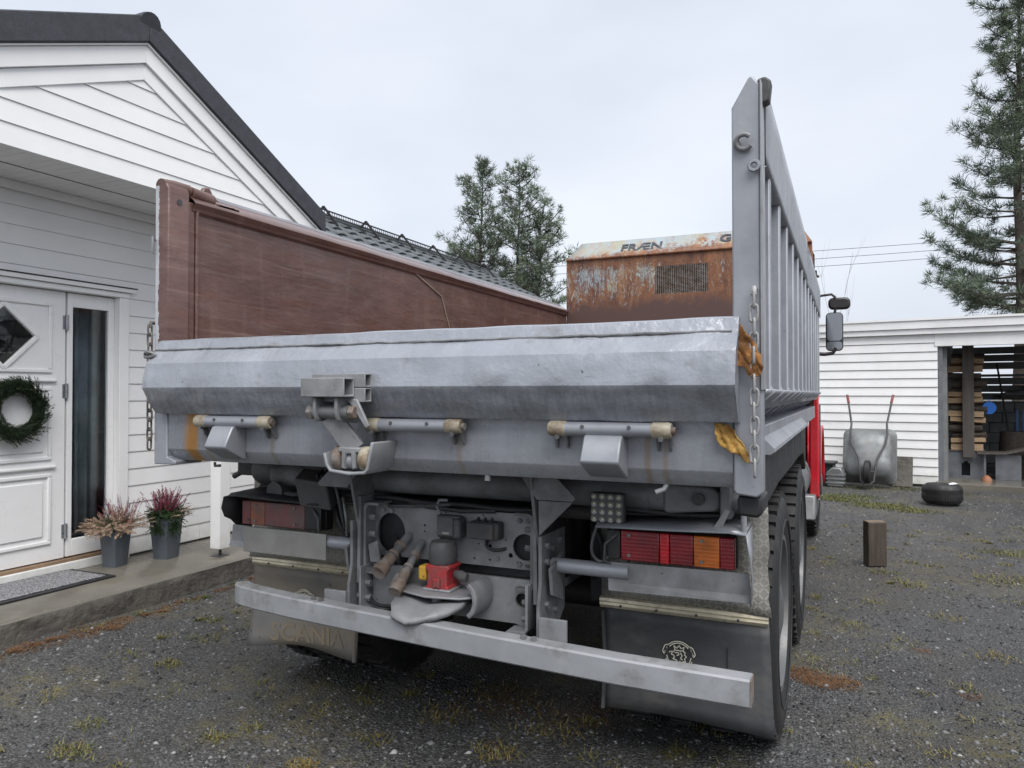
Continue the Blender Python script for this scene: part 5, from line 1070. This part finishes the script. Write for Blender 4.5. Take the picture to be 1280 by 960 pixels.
# --- cab
cp = [(5.28,.98),(5.28,2.60),(5.40,2.78),(6.55,2.80),(6.80,2.66),(7.08,1.75),(7.12,.55),(6.62,.55),(6.58,.85),(6.42,1.08),(6.05,1.14),(5.68,1.08),(5.52,.85),(5.50,.62),(5.28,.62)]
cab = K(MB().prism(cp, 'X', -1.12, 1.12), 'cab', M['red'], bevel=.03)
K(MB().box(-1.0,1.0,5.262,5.279,1.9,2.76), 'rear_window', M['plastic'], cab)
for sg in (-1, 1):
    K(MB().prism([(5.75,1.85),(5.75,2.5),(6.5,2.52),(6.85,1.85)], 'X', sg*1.121, sg*1.129), 'side_window', M['plastic'], cab)
    K(MB().prism([(5.68,1.2),(5.68,2.6),(6.6,2.6),(6.92,1.75),(6.92,1.2)], 'X', sg*1.1205, sg*1.1225), 'door', M['red'], cab)
    K(MB().box(min(sg*1.123,sg*1.15), max(sg*1.123,sg*1.15), 5.75, 5.9, 1.62, 1.66), 'door_handle', M['plastic'], cab, bevel=.006)
    arc = [(6.05+.60*math.cos(R(a)), .512+.60*math.sin(R(a))) for a in range(-5, 190, 13)]
    K(MB().grid([[(sg*x, y, z) for (y, z) in arc] for x in (.86, 1.22, 1.235)]), 'wheel_fender', M['red'], cab, solid=.02, smooth=50)
    K(MB().prism([(5.08,1.52),(5.18,1.56),(5.26,1.50),(5.30,1.2),(5.30,.50),(5.20,.46),(5.14,.5),(5.14,1.15)], 'X', sg*1.14, sg*1.225), 'fender_rear', M['red'], cab, bevel=.015)
    K(MB().prism([(5.02,1.50),(5.30,1.70),(5.30,1.95),(5.05,1.95)], 'X', sg*1.08, sg*1.19), 'air_intake', M['plastic'], cab)
    K(MB().box(min(sg*1.20,sg*1.232), max(sg*1.20,sg*1.232), 5.31, 5.44, .5, 1.35), 'side_deflector', M['plastic'], cab, bevel=.01)
K(MB().box(-1.12,1.12,7.12,7.18,.45,1.5), 'grille', M['plastic'], cab, bevel=.02)
K(MB().add([(-1.08,6.83,2.60),(1.08,6.83,2.60),(1.12,7.085,1.80),(-1.12,7.085,1.80)], [(0,1,2,3)]), 'windscreen', M['plastic'], cab, solid=.01)
for sg in (-1,1):
    tk = K(MB().lathe([(0,.0),(0,.25),(.03,.27),(1.2,.27),(1.23,.25),(1.23,0)], (sg*.90,3.55,.72), 'Y', 28), 'fuel_tank', M['galv'], smooth=40)
    for y in (3.8,4.5): K(MB().lathe([(0,.272),(.04,.272)], (sg*.90,y,.72), 'Y', 28), 'tank_strap', M['frame_black'], tk)
    K(MB().prism([(4.95,.30),(5.45,.30),(5.45,.52),(5.05,.52)], 'X', min(sg*.8,sg*1.2), max(sg*.8,sg*1.2)), 'step', M['galv'], bevel=.02)
    mr = K(MB().tube([(sg*1.12,6.2,2.44),(sg*1.22,6.2,2.485),(sg*1.32,6.2,2.495),(sg*1.36,6.2,2.46)], .013, 8).tube([(sg*1.36,6.2,2.34),(sg*1.35,6.2,2.30)], .013, 8), 'mirror_arm', M['plastic'], smooth=50)
    K(MB().tube([(sg*1.10,6.2,1.88),(sg*1.25,6.2,1.865),(sg*1.33,6.2,1.875),(sg*1.36,6.2,1.93)], .02, 8), 'lower_arm', M['plastic'], mr, smooth=50)
    def rrect(x0, x1, z0, z1, r): 
        p = []
        for (cx, cz, a0) in ((x1-r,z1-r,0),(x0+r,z1-r,90),(x0+r,z0+r,180),(x1-r,z0+r,270)):
            p += [(sg*(cx+r*math.cos(R(a0+j*22.5))), cz+r*math.sin(R(a0+j*22.5))) for j in range(5)]
        return p
    K(MB().prism(rrect(1.262,1.432,1.90,2.305,.045), 'Y', 6.20, 6.30), 'mirror_housing', M['plastic'], mr, bevel=.02)
    K(MB().prism(rrect(1.272,1.422,2.005,2.295,.035), 'Y', 6.193, 6.1985), 'mirror_glass', M['mirror'], mr)
    K(MB().prism(rrect(1.272,1.422,1.91,1.995,.03), 'Y', 6.193, 6.1985), 'mirror_glass', M['mirror'], mr)
    K(MB().prism(rrect(1.287,1.502,2.335,2.46,.05), 'Y', 6.20, 6.28), 'mirror_housing', M['plastic'], mr, bevel=.02)
K(MB().tube([(1.10,5.6,2.66),(1.16,5.6,2.63),(1.22,5.6,2.60)], .014, 6).box(1.10,1.2,5.56,5.64,2.62,2.66).box(1.10,1.16,5.0,5.04,2.72,2.77), 'roof_bracket', M['plastic'], cab)
K(MB().box(-.36,.36,.7,6.9,.62,.68), 'belly_pan', M['frame_black'])
K(MB().cyl((0,.9,.62),(0,5.2,.75),.06,12), 'prop_shaft', M['frame_black'])

# --- the two scraps of leather caught at the tailgate's right end
def scrap(name, outline, y0, m, label, amp, seed):
    bm = bmesh.new(); vs = [bm.verts.new((x, 0, z)) for x, z in outline]; bm.faces.new(vs)
    bmesh.ops.triangulate(bm, faces=bm.faces)
    for _ in range(4): bmesh.ops.subdivide_edges(bm, edges=bm.edges[:], cuts=1, use_grid_fill=True)
    c = Vector((sum(p[0] for p in outline)/len(outline), 0, sum(p[1] for p in outline)/len(outline)))
    for v in bm.verts:
        x, z = v.co.x, v.co.z
        v.co.y = y0 - amp*(.35+1.1*abs(nz((x+z*.5)*42, z*10, seed)) + .22*abs(nz((x-z*.4)*75, z*30, seed+3))) ; v.co.x += .006*nz(x*60, z*60, seed+1); v.co.z += .006*nz(x*60, z*60, seed+2)
    me = bpy.data.meshes.new(name); bm.to_mesh(me); bm.free(); me.transform(Matrix.Translation(-c))
    o = bpy.data.objects.new(name, me); COL.objects.link(o); o.location = c; me.materials.append(m)
    me.polygons.foreach_set('use_smooth', [True]*len(me.polygons))
    md = o.modifiers.new('solid', 'SOLIDIFY'); md.thickness = .003
    md = o.modifiers.new('sub', 'SUBSURF'); md.levels = 1; md.render_levels = 1
    return tag(o, label, 'leather scrap', 'leather scraps caught on the tub corner')
scrap('leather_scrap', [(1.184,1.655),(1.196,1.63),(1.222,1.60),(1.238,1.565),(1.248,1.525),(1.238,1.505),(1.226,1.486),(1.206,1.50),(1.196,1.525),(1.176,1.53),(1.180,1.575),(1.186,1.61)], -.040, M['leather'], 'crumpled orange brown leather rag stuck behind the chain at the tailgate end', .022, 2)
scrap('leather_scrap', [(1.106,1.362),(1.150,1.362),(1.168,1.335),(1.185,1.305),(1.204,1.272),(1.206,1.245),(1.194,1.252),(1.178,1.27),(1.155,1.278),(1.138,1.288),(1.128,1.315),(1.112,1.312)], -.014, M['leather2'], 'yellow tan leather glove scrap hanging below the tailgate corner', .020, 5)

# ------------------------------------------------------------------ shed
SO = Vector((2.78, 11.04, 0)); SRZ = math.atan2(-.132, .991)
SM = Matrix.Translation(SO) @ Matrix.Rotation(SRZ, 4, 'Z')
def SL(x, y, z=0): return SM @ Vector((x, y, z))
shed = empty('shed', SO, SRZ, label='long white boarded shed with an open workshop bay behind the truck', cat='shed')
def S(mb, name, m, parent=None, **k): return mb.build(name, m, parent or shed, **k)
q = MB(); q.box(-7,-.02,.03,.13,-.05,2.5).box(4.6,5.0,.03,.13,-.05,2.5).box(-7,.1,4.0,4.12,-.05,2.5).box(.1,4.9,4.0,4.12,-.05,1.3).box(-7,-6.9,.13,4,-.05,2.5).box(4.9,5,.13,4,-.05,2.5)
S(q, 'wall_core', M['gap'], kind='structure')
S(MB().box(-.02,.045,.035,.14,.06,2.19), 'jamb', M['cab_grey'], bevel=.004)
S(MB().box(.045,.10,.14,4.0,.06,2.5), 'partition', M['block'])
S(MB().box(-.06,4.6,-.016,.05,2.19,2.42), 'lintel', M['shed_white'], bevel=.004)
for k in range(17):
    z0 = .02+k*.1395; z1 = z0+.1395-.008
    for (xa, xb) in ((-7,-.022),(4.61,5.02)):
        x = xa
        if z0 > 2.2: 
            xb = min(xb, 5)
        pr = [(.03,z0),(-.012,z0),(-.012,z0+.01),(.002,z1),(.03,z1)]
        S(MB().prism(pr, 'X', xa, xb), 'cladding_board', M['shed_white'], smooth=None)
S(MB().box(-7.1,5.1,-.07,-.03,2.385,2.47), 'fascia_board', M['shed_white'], bevel=.004)
S(MB().box(-7.1,5.1,-.10,-.055,2.473,2.60), 'fascia_board', M['shed_white'], bevel=.004)
S(MB().prism([(-.12,2.602),(4.3,2.75),(4.3,2.80),(-.12,2.635)], 'X', -7.15, 5.15), 'roof', M['shed_white'])
S(MB().box(-.05,4.9,-.25,4.0,-.05,.085), 'floor_slab', M['concrete'], bevel=.01)
S(MB().prism([(.14,2.40),(4.0,2.52),(4.0,2.55),(.14,2.43)], 'X', .1, 4.9), 'ceiling', M['grey_wood'])
for k in range(9):      # block back wall, boards with daylight gaps above
    for r in range(6): S(MB().box(.11+k*.41+(.2 if r%2 else 0), .11+k*.41+.398+(.2 if r%2 else 0), 3.9, 4.0, .09+r*.2, .09+r*.2+.19), 'block', M['block'], bevel=.004, seg=1)
for k in range(7): S(MB().box(.1,4.9,3.92,3.98,1.33+k*.15,1.33+k*.15+(.132 if k != 3 else .05)), 'back_board', M['block'])
sh = S(MB().box(.9,4.8,3.45,3.9,1.36,1.40), 'wall_shelf', M['grey_wood']); S(MB().box(2.35,2.42,3.44,3.5,1.4,2.4), 'stud', M['grey_wood'])
S(MB().box(.30,.46,.62,.67,.42,2.40), 'support_plank', M['grey_wood'], bevel=.005)
# firewood stack: every log its own thing
lg = []
rnd = random.Random(11)
def log_mesh(kind):
    q = MB(); n = 8; r = .07
    if kind == 0: pts = [(-.075,-.05),(.06,-.06),(.08,.03),(.02,.06),(-.06,.05)]
    elif kind == 1: pts = [(-.08,-.035),(.08,-.045),(.07,.03),(-.07,.045)]
    else: pts = [(.065*math.cos(2*math.pi*k/9)*(1+.1*math.sin(k*2.3)), .06*math.sin(2*math.pi*k/9)) for k in range(9)]
    q.prism(pts, 'X', -.24, .24); me = q.mesh('firewood_log', None)
    me.materials.append(M['split_wood'] if kind < 2 else M['bark']); me.materials.append(M['bark'])
    if kind == 0:
        for p in me.polygons:
            if p.normal.z < -.5: p.material_index = 1
    return me
lms = [log_mesh(0), log_mesh(1), log_mesh(2)]
z = .58; row = 0; rowkind = [0,1,2,2,1,0,2,1,1,2,2,2,0,1,2,2]
ORD = 'lowest,second,third,fourth,fifth,sixth,seventh,eighth,ninth,tenth,eleventh,twelfth,thirteenth,fourteenth,fifteenth,sixteenth,seventeenth'.split(',')
while z < 2.05:
    k = rowkind[row % 16]
    o = bpy.data.objects.new('firewood_log', lms[k]); COL.objects.link(o)
    o.location = SL(.36+rnd.uniform(-.035,.035), .82+rnd.uniform(-.02,.02), z+rnd.uniform(-.004,.004)); o.rotation_euler = (rnd.uniform(-.35,.35), rnd.uniform(-.05,.05), SRZ+rnd.uniform(-.1,.1)); o.scale = (rnd.uniform(.9,1.05), 1.5, rnd.uniform(.9,1.08))
    where = 'lowest log' if row == 0 else ORD[row]+' log from the bottom'
    tag(o, ('pale split ' if k < 2 else 'dark bark covered ')+where+' of the shed firewood stack', 'log', 'logs of the shed firewood stack'); lg.append(o)
    z += (.104,.084,.122)[k]; row += 1
def SE(name, x, y, z, label, cat, group=None, rz=0): return empty(name, SL(x, y, z), SRZ+rz, label=label, cat=cat, group=group)
t = SE('nest_box', .34, .88, .085, 'grey board box with a dark notched opening under the firewood', 'box')
holed_plate('front_panel', [(-.25,0),(.25,0),(.25,.43),(-.25,.43)], [[(-.06,.04),(.06,.04),(.06,.24),(.03,.24),(.03,.27),(-.03,.27),(-.03,.24),(-.06,.24)][::-1]], 'Y', -.16, -.145, M['cab_grey'], t)
MB().box(-.25,-.235,-.145,.16,0,.43).box(.235,.25,-.145,.16,0,.43).box(-.235,.235,.145,.16,0,.43).build('side_panels', M['cab_grey'], t); MB().box(-.27,.27,-.18,.18,.43,.448).build('lid', M['grey_wood'], t, bevel=.004)
t = SE('work_stand', .98, .80, .085, 'low grey stand with a sloping dark board on top in the shed', 'stand')
MB().box(-.24,.10,-.16,-.14,0,.40).build('front_panel', M['cab_grey'], t, bevel=.003)
for x in (-.38,.28): 
    for y in (-.17,.17): MB().box(x-.015,x+.015,y-.015,y+.015,0,.42).build('leg', M['cab_grey'], t)
MB().prism([(-.48,.40),(-.1,.41),(.22,.50),(.42,.58),(.42,.60),(.2,.525),(-.1,.435),(-.48,.425)], 'Y', -.24, .24).build('sloping_board', M['grey_wood'], t)
t = SE('chopping_block', 1.08, 1.45, .085, 'round brown chopping block standing behind the sloping board', 'chopping block')
MB().lathe([(0,.30),(.02,.31),(.50,.27),(.72,.26),(.74,.25)], (0,0,0), 'Z', 14).build('trunk_section', M['bark'], t, smooth=30)
t = SE('splitting_wedges', 1.10, 1.45, .826, 'pair of upright blue steel wedges on the chopping block', 'wedges')
for x in (-.035,.05): MB().prism([(x-.022,0),(x+.022,0),(x+.018,.34),(x-.018,.34)], 'Y', -.02, .02).build('wedge', M['blue'], t, bevel=.004)
t = SE('floor_wheel', 1.42, .42, .165, 'small black wheel with white hub on the shed floor', 'wheel')
MB().lathe([(-.03,.05),(-.035,.07),(-.02,.08),(.02,.08),(.035,.07),(.03,.05)], (0,0,0), 'Y', 20, True).build('tyre', M['rubber'], t, smooth=50); MB().lathe([(-.03,.0),(-.03,.045),(.03,.045),(.03,0)], (0,0,0), 'Y', 16).build('hub', M['white_smooth'], t)
t = SE('clay_dome', .62, .40, .085, 'small terracotta dome lying on the shed threshold', 'clay pot')
MB().lathe([(0,.075),(.03,.07),(.06,.05),(.085,.02),(.09,0)], (0,0,0), 'Z', 14).build('dome', M['terracotta'], t, smooth=60)
t = SE('blue_funnel', .66, .82, 1.22, 'bright blue round funnel hanging beside the firewood', 'funnel', rz=.3)
MB().lathe([(-.03,.10),(-.02,.095),(.03,.05),(.07,.025),(.12,.02)], (0,0,0), 'Y', 20).build('cone', M['bright_blue'], t, smooth=40)
MB().tube([(0,-.03,.1),(0,.0,.15),(0,.02,.16)], .006, 6).build('handle', M['bright_blue'], t)
t = SE('garden_rake', .95, 2.5, .085, 'long handled grey tool leaning against the shed back wall', 'tool')
MB().tube([(.1,0,0),(.0,.5,1.0),(-.12,1.0,1.95)], .018, 8).build('handle', M['grey_wood'], t); MB().box(-.02,.22,-.02,.02,0,.05).build('tool_head', M['dark_steel'], t)
t = SE('blue_machine', 1.72, .9, .085, 'blue workshop machine with upright column at the bay right side', 'machine')
MB().box(-.2,.5,-.3,.3,0,.08).build('base', M['blue'], t, bevel=.01); MB().lathe([(0,.13),(.3,.12),(.75,.10),(.8,.14),(.95,.14),(1.0,.08)], (0,0,.08), 'Z', 14).build('column', M['blue'], t)
MB().box(-.16,.45,-.22,.2,.88,1.06).build('head', M['blue'], t, bevel=.03); MB().box(.05,.5,-.28,.1,1.065,1.08).build('papers', M['white_smooth'], t); MB().box(-.18,-.1,-.31,-.2,.08,.75).build('guard', M['blue'], t)
t = SE('shelf_chainsaw', 1.25, 3.65, 1.40, 'black power tool lying along the shed wall shelf', 'power tool')
MB().prism([(-.45,.0),(-.2,0),(.35,.02),(.4,.1),(.1,.13),(-.2,.10),(-.42,.04)], 'Y', -.06, .06).build('bar', M['plastic'], t, bevel=.01); MB().tube([(.0,0,.1),(.05,0,.22),(.2,0,.22),(.25,0,.1)], .016, 8).build('handle', M['plastic'], t)
t = SE('shelf_canister', 1.85, 3.65, 1.40, 'dark rounded canister at the right of the shed shelf', 'canister')
MB().lathe([(0,.15),(.25,.16),(.34,.12),(.36,.05),(.4,.05)], (0,0,0), 'Z', 14).build('body', M['plastic'], t, smooth=40)

# wheelbarrow stood on its nose against the shed
wbw = SE('wheelbarrow', -.93, -.80, 0, 'galvanised wheelbarrow stood upright against the white shed wall', 'wheelbarrow', rz=.04)
lean = Matrix.Rotation(R(-20), 4, 'X')
def lx(mb, name, m, **k):
    mb.v = [tuple(lean @ Vector(v)) for v in mb.v]; return mb.build(name, m, wbw, **k)
def rr_ring(w, h, zc, y, r):
    pts = []
    for (sx, sz, a0) in ((1,1,0),(-1,1,90),(-1,-1,180),(1,-1,270)):
        for j in range(6):
            a = R(a0+j*18); pts.append((sx*(w-r)+r*math.cos(a), y, zc+sz*(h-r)+r*math.sin(a)))
    return pts
q = MB(); rings = [rr_ring(.37,.43,.55,.14,.12), rr_ring(.385,.445,.55,.13,.12), rr_ring(.37,.43,.55,.115,.12), rr_ring(.33,.37,.53,-.02,.14), rr_ring(.29,.30,.51,-.10,.14), rr_ring(.15,.15,.51,-.125,.1)]
n = 24; q.add([p for g in rings for p in g], [(i*n+k, i*n+(k+1)%n, (i+1)*n+(k+1)%n, (i+1)*n+k) for i in range(5) for k in range(n)]+[tuple(5*n+k for k in range(n))])
lx(q, 'tray', M['galv'], smooth=60)
for sx in (-1,1):
    lx(MB().tube([(sx*.31,-.06,1.38),(sx*.25,-.10,1.0),(sx*.26,-.14,.82),(sx*.24,-.16,.66),(sx*.13,-.19,.42),(sx*.10,-.21,.2),(sx*.09,-.2,.06),(sx*.04,-.2,.01)], .016, 8), 'handle_tube', M['dark_steel'], smooth=60)
    lx(MB().tube([(sx*.33,-.048,1.50),(sx*.305,-.062,1.36)], .021, 8), 'grip', M['grip'])
q = MB().lathe([(-.035,.10),(-.045,.15),(-.03,.175),(.03,.175),(.045,.15),(.035,.10)], (0,-.21,.20), 'X', 22, True); lx(q, 'tyre', M['rubber'], smooth=50)
lx(MB().lathe([(-.04,0),(-.04,.10),(.04,.10),(.04,0)], (0,-.21,.20), 'X', 14).cyl((-.11,-.21,.2),(.11,-.21,.2),.01), 'wheel_hub', M['dark_steel'])
t = SE('paving_slab', -.50, -.26, 0, 'grey paving slab leaning on the shed right of the wheelbarrow', 'slab')
MB().prism([(-.10,0),(-.04,0),(.13,.44),(.07,.46)], 'X', -.14, .14).build('slab', M['concrete_side'], t, bevel=.006)
t = SE('black_crate', -1.62, -.75, 0, 'black plastic crate on the ground left of the wheelbarrow', 'crate')
q = MB(); q.box(-.2,.2,-.15,-.14,.0,.38).box(-.2,.2,.14,.15,0,.38).box(-.2,-.19,-.14,.14,0,.38).box(.19,.2,-.14,.14,0,.38).box(-.2,.2,-.15,.15,-.01,.01); q.build('walls', M['plastic'], t)
MB().box(-.23,.23,-.18,.18,.34,.38).build('rim', M['plastic'], t, bevel=.01)
t = SE('grey_canister', -1.38, -.85, 0, 'grey ribbed jerrycan half hidden behind the wheelbarrow', 'canister')
MB().prism([(-.12,0),(.12,0),(.13,.2),(.08,.3),(-.05,.3),(-.13,.22)], 'Y', -.1, .1).build('body', M['galv'], t, bevel=.02)
for k in range(3): MB().box(-.135,.135,-.11,.11,.05+k*.06,.075+k*.06).build('rib', M['galv'], t, bevel=.004)

lt = empty('loose_tyre', (2.60, 8.98, 0), .4, label='worn black car tyre lying flat on the gravel before the shed', cat='tyre')
MB().lathe([(.03,.17),(.0,.24),(.03,.295),(.08,.31),(.17,.31),(.22,.295),(.25,.24),(.22,.17)], (0,0,0), 'Z', 36, True).build('carcass', M['rubber'], lt, smooth=50)
q = MB(); tyre_tread(q, (0,0,.125), .312, .15, 54, 'Z', .004); q.build('tread', M['rubber'], lt, kind='stuff')
q = MB(); q.add([(.02,-.20,.256),(.16,-.16,.262),(.27,-.02,.25),(.20,.03,.268),(.06,-.08,.262)], [(0,1,2,3,4)]); q.build('pale_scrap', M['white'], lt, solid=.004)
lt.scale = (.76, .76, 1.04)
ts = empty('timber_stub', (1.672, 4.70, 0), R(24), label='short dark squared timber standing upright on the gravel', cat='timber block')
MB().prism([(-.078,-.05),(.078,-.05),(.078,.05),(-.078,.05)], 'Z', 0, .37).build('block', M['dark_wood'], ts, bevel=.006)
MB().prism([(-.072,-.044),(.072,-.044),(.072,.044),(-.072,.044)], 'Z', .3705, .373).build('sawn_end', M['end_grain'], ts)

# ------------------------------------------------------------------ pines, sapling, cables
def clump_mesh(rnd, V, F, T, c, r, n, L, w, tone, dirn):
    for k in range(n):
        u = Vector((rnd.gauss(0,1), rnd.gauss(0,1), rnd.gauss(0,1))).normalized(); d = (u+dirn*.7).normalized()
        p = c + u*r*rnd.uniform(.0,.75); s = d.cross(Vector((rnd.uniform(-1,1), rnd.uniform(-1,1), rnd.uniform(-1,1)))).normalized()*w
        l = L*rnd.uniform(.6,1.2); i = len(V); V += [p-s, p+s, p+d*l]; F.append((i,i+1,i+2)); t = min(1, max(0, tone+rnd.uniform(-.18,.18))); T += [t]*3
def pine(name, loc, h, stems, label, prof, z0, seed, nb, group, clr=.16, cn=34, dens=1.0):
    t = empty(name, loc, label=label, cat='tree', group=group); rnd = random.Random(seed)
    V = []; F = []; T = []; q = MB(); br = MB()
    for (sx, sy, sh, sw) in stems:
        pth = [(sx*min(1, k/4)+.05*math.sin(k*1.3+seed), sy*min(1, k/4), sh*k/10) for k in range(11)]
        q.tube(pth, [max(.012, .17*(1-k/10.3)*(h/13)) for k in range(11)], 9)
        nbr = int(nb*sh/h)
        for b in range(nbr):
            f = (b+rnd.random())/nbr; z = z0+(sh-z0-.15)*f; a = rnd.uniform(0, 6.283)
            rad = prof((z-z0)/(h-z0))*sw*rnd.uniform(.55, 1.08); e = rnd.uniform(-.12,.35)+.4*f
            p0 = Vector((sx, sy, z)); d = Vector((math.cos(a), math.sin(a), e))
            mid = p0+d*rad*.5+Vector((0,0,-.06*rad)); tip = p0+d*rad+Vector((0,0,.10*rad))
            br.tube([p0, mid, tip], [.035*(h/13)*max(.3,rad/2), .018, .006], 5)
            nc = max(3, int(rad*6.5*dens))
            for c in range(nc):
                s = (c+rnd.uniform(.3,1))/nc; s = .28+.72*s
                base = p0.lerp(mid, s*2) if s < .5 else mid.lerp(tip, s*2-1)
                side = Vector((-math.sin(a), math.cos(a), 0))*rnd.gauss(0,.24)*rad*(1.15-s*.6)
                cc = base+side+Vector((0,0,rnd.uniform(-.05,.16)))
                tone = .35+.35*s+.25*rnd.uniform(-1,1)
                if side.length > .25: br.tube([base, cc], [.008,.004], 4)
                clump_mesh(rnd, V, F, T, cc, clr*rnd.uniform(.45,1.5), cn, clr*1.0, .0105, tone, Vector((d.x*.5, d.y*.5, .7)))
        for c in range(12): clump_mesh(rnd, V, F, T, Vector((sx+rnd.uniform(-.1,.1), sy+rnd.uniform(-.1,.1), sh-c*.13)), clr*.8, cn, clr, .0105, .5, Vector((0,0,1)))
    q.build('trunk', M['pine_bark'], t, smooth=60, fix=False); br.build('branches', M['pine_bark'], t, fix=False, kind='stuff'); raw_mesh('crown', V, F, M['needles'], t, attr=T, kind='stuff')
    return t
pine('pine_tree', (6.16, 23.98, -.1), 15.5, [(0,0,15.5,1)], 'tall straight pine rising behind the shed at the right edge', lambda f: (2.75*(1-f)**.75+.35)*(.72+.28*abs(math.sin(f*22))), 3.3, 4, 138, 'pines behind the yard', .20, 60, 1.0)
pine('pine_tree', (-8.65, 19.5, -.1), 9.2, [(-.75,-.2,9.2,.80),(.45,.1,8.95,.85),(1.1,.3,7.3,.75),(-1.2,.2,6.6,.7)], 'bushy twin topped pine beyond the house roof', lambda f: (2.15*(1-f)**.60+.18)*(.7+.3*abs(math.sin(f*17))), 3.2, 9, 72, 'pines behind the yard', .16, 44, .95)
sp_ = empty('bare_sapling', (1.35, 16.5, 0), label='thin leafless sapling behind the shed beside the truck mirror', cat='tree')
q = MB(); rnd = random.Random(5)
def twig(p, d, L, r, n):
    pts = [p]; 
    for k in range(4):
        d = (d+Vector((rnd.gauss(0,.07), rnd.gauss(0,.07), .06))).normalized(); pts.append(pts[-1]+d*L/4)
    q.tube(pts, [r, r*.85, r*.7, r*.55, r*.3], 5)
    if n:
        for k in (2,3,3): twig(pts[k], (d+Vector((rnd.gauss(0,.25), rnd.gauss(0,.25), .6))).normalized(), L*.5, r*.5, n-1)
twig(Vector((0,0,0)), Vector((0,0,1)), 3.75, .008, 2); q.build('trunk', M['pine_bark'], sp_, fix=False)
for k in range(3):
    pts = []
    for i in range(41):
        s = -4+9*i/40; u = Vector((6.1, 2.76, .49))
        pts.append(Vector((.17, 40.93, 9.18-.38*k)) + u*s + Vector((0, .3*k, .03*(s-.5)**2-.02)))
    o = MB().tube(pts, .014, 5).build('power_cable', M['wire'], fix=False)
    tag(o, ('topmost','middle','lowest')[k]+' of three thin power cables crossing the sky', 'cable', 'power cables crossing the sky')
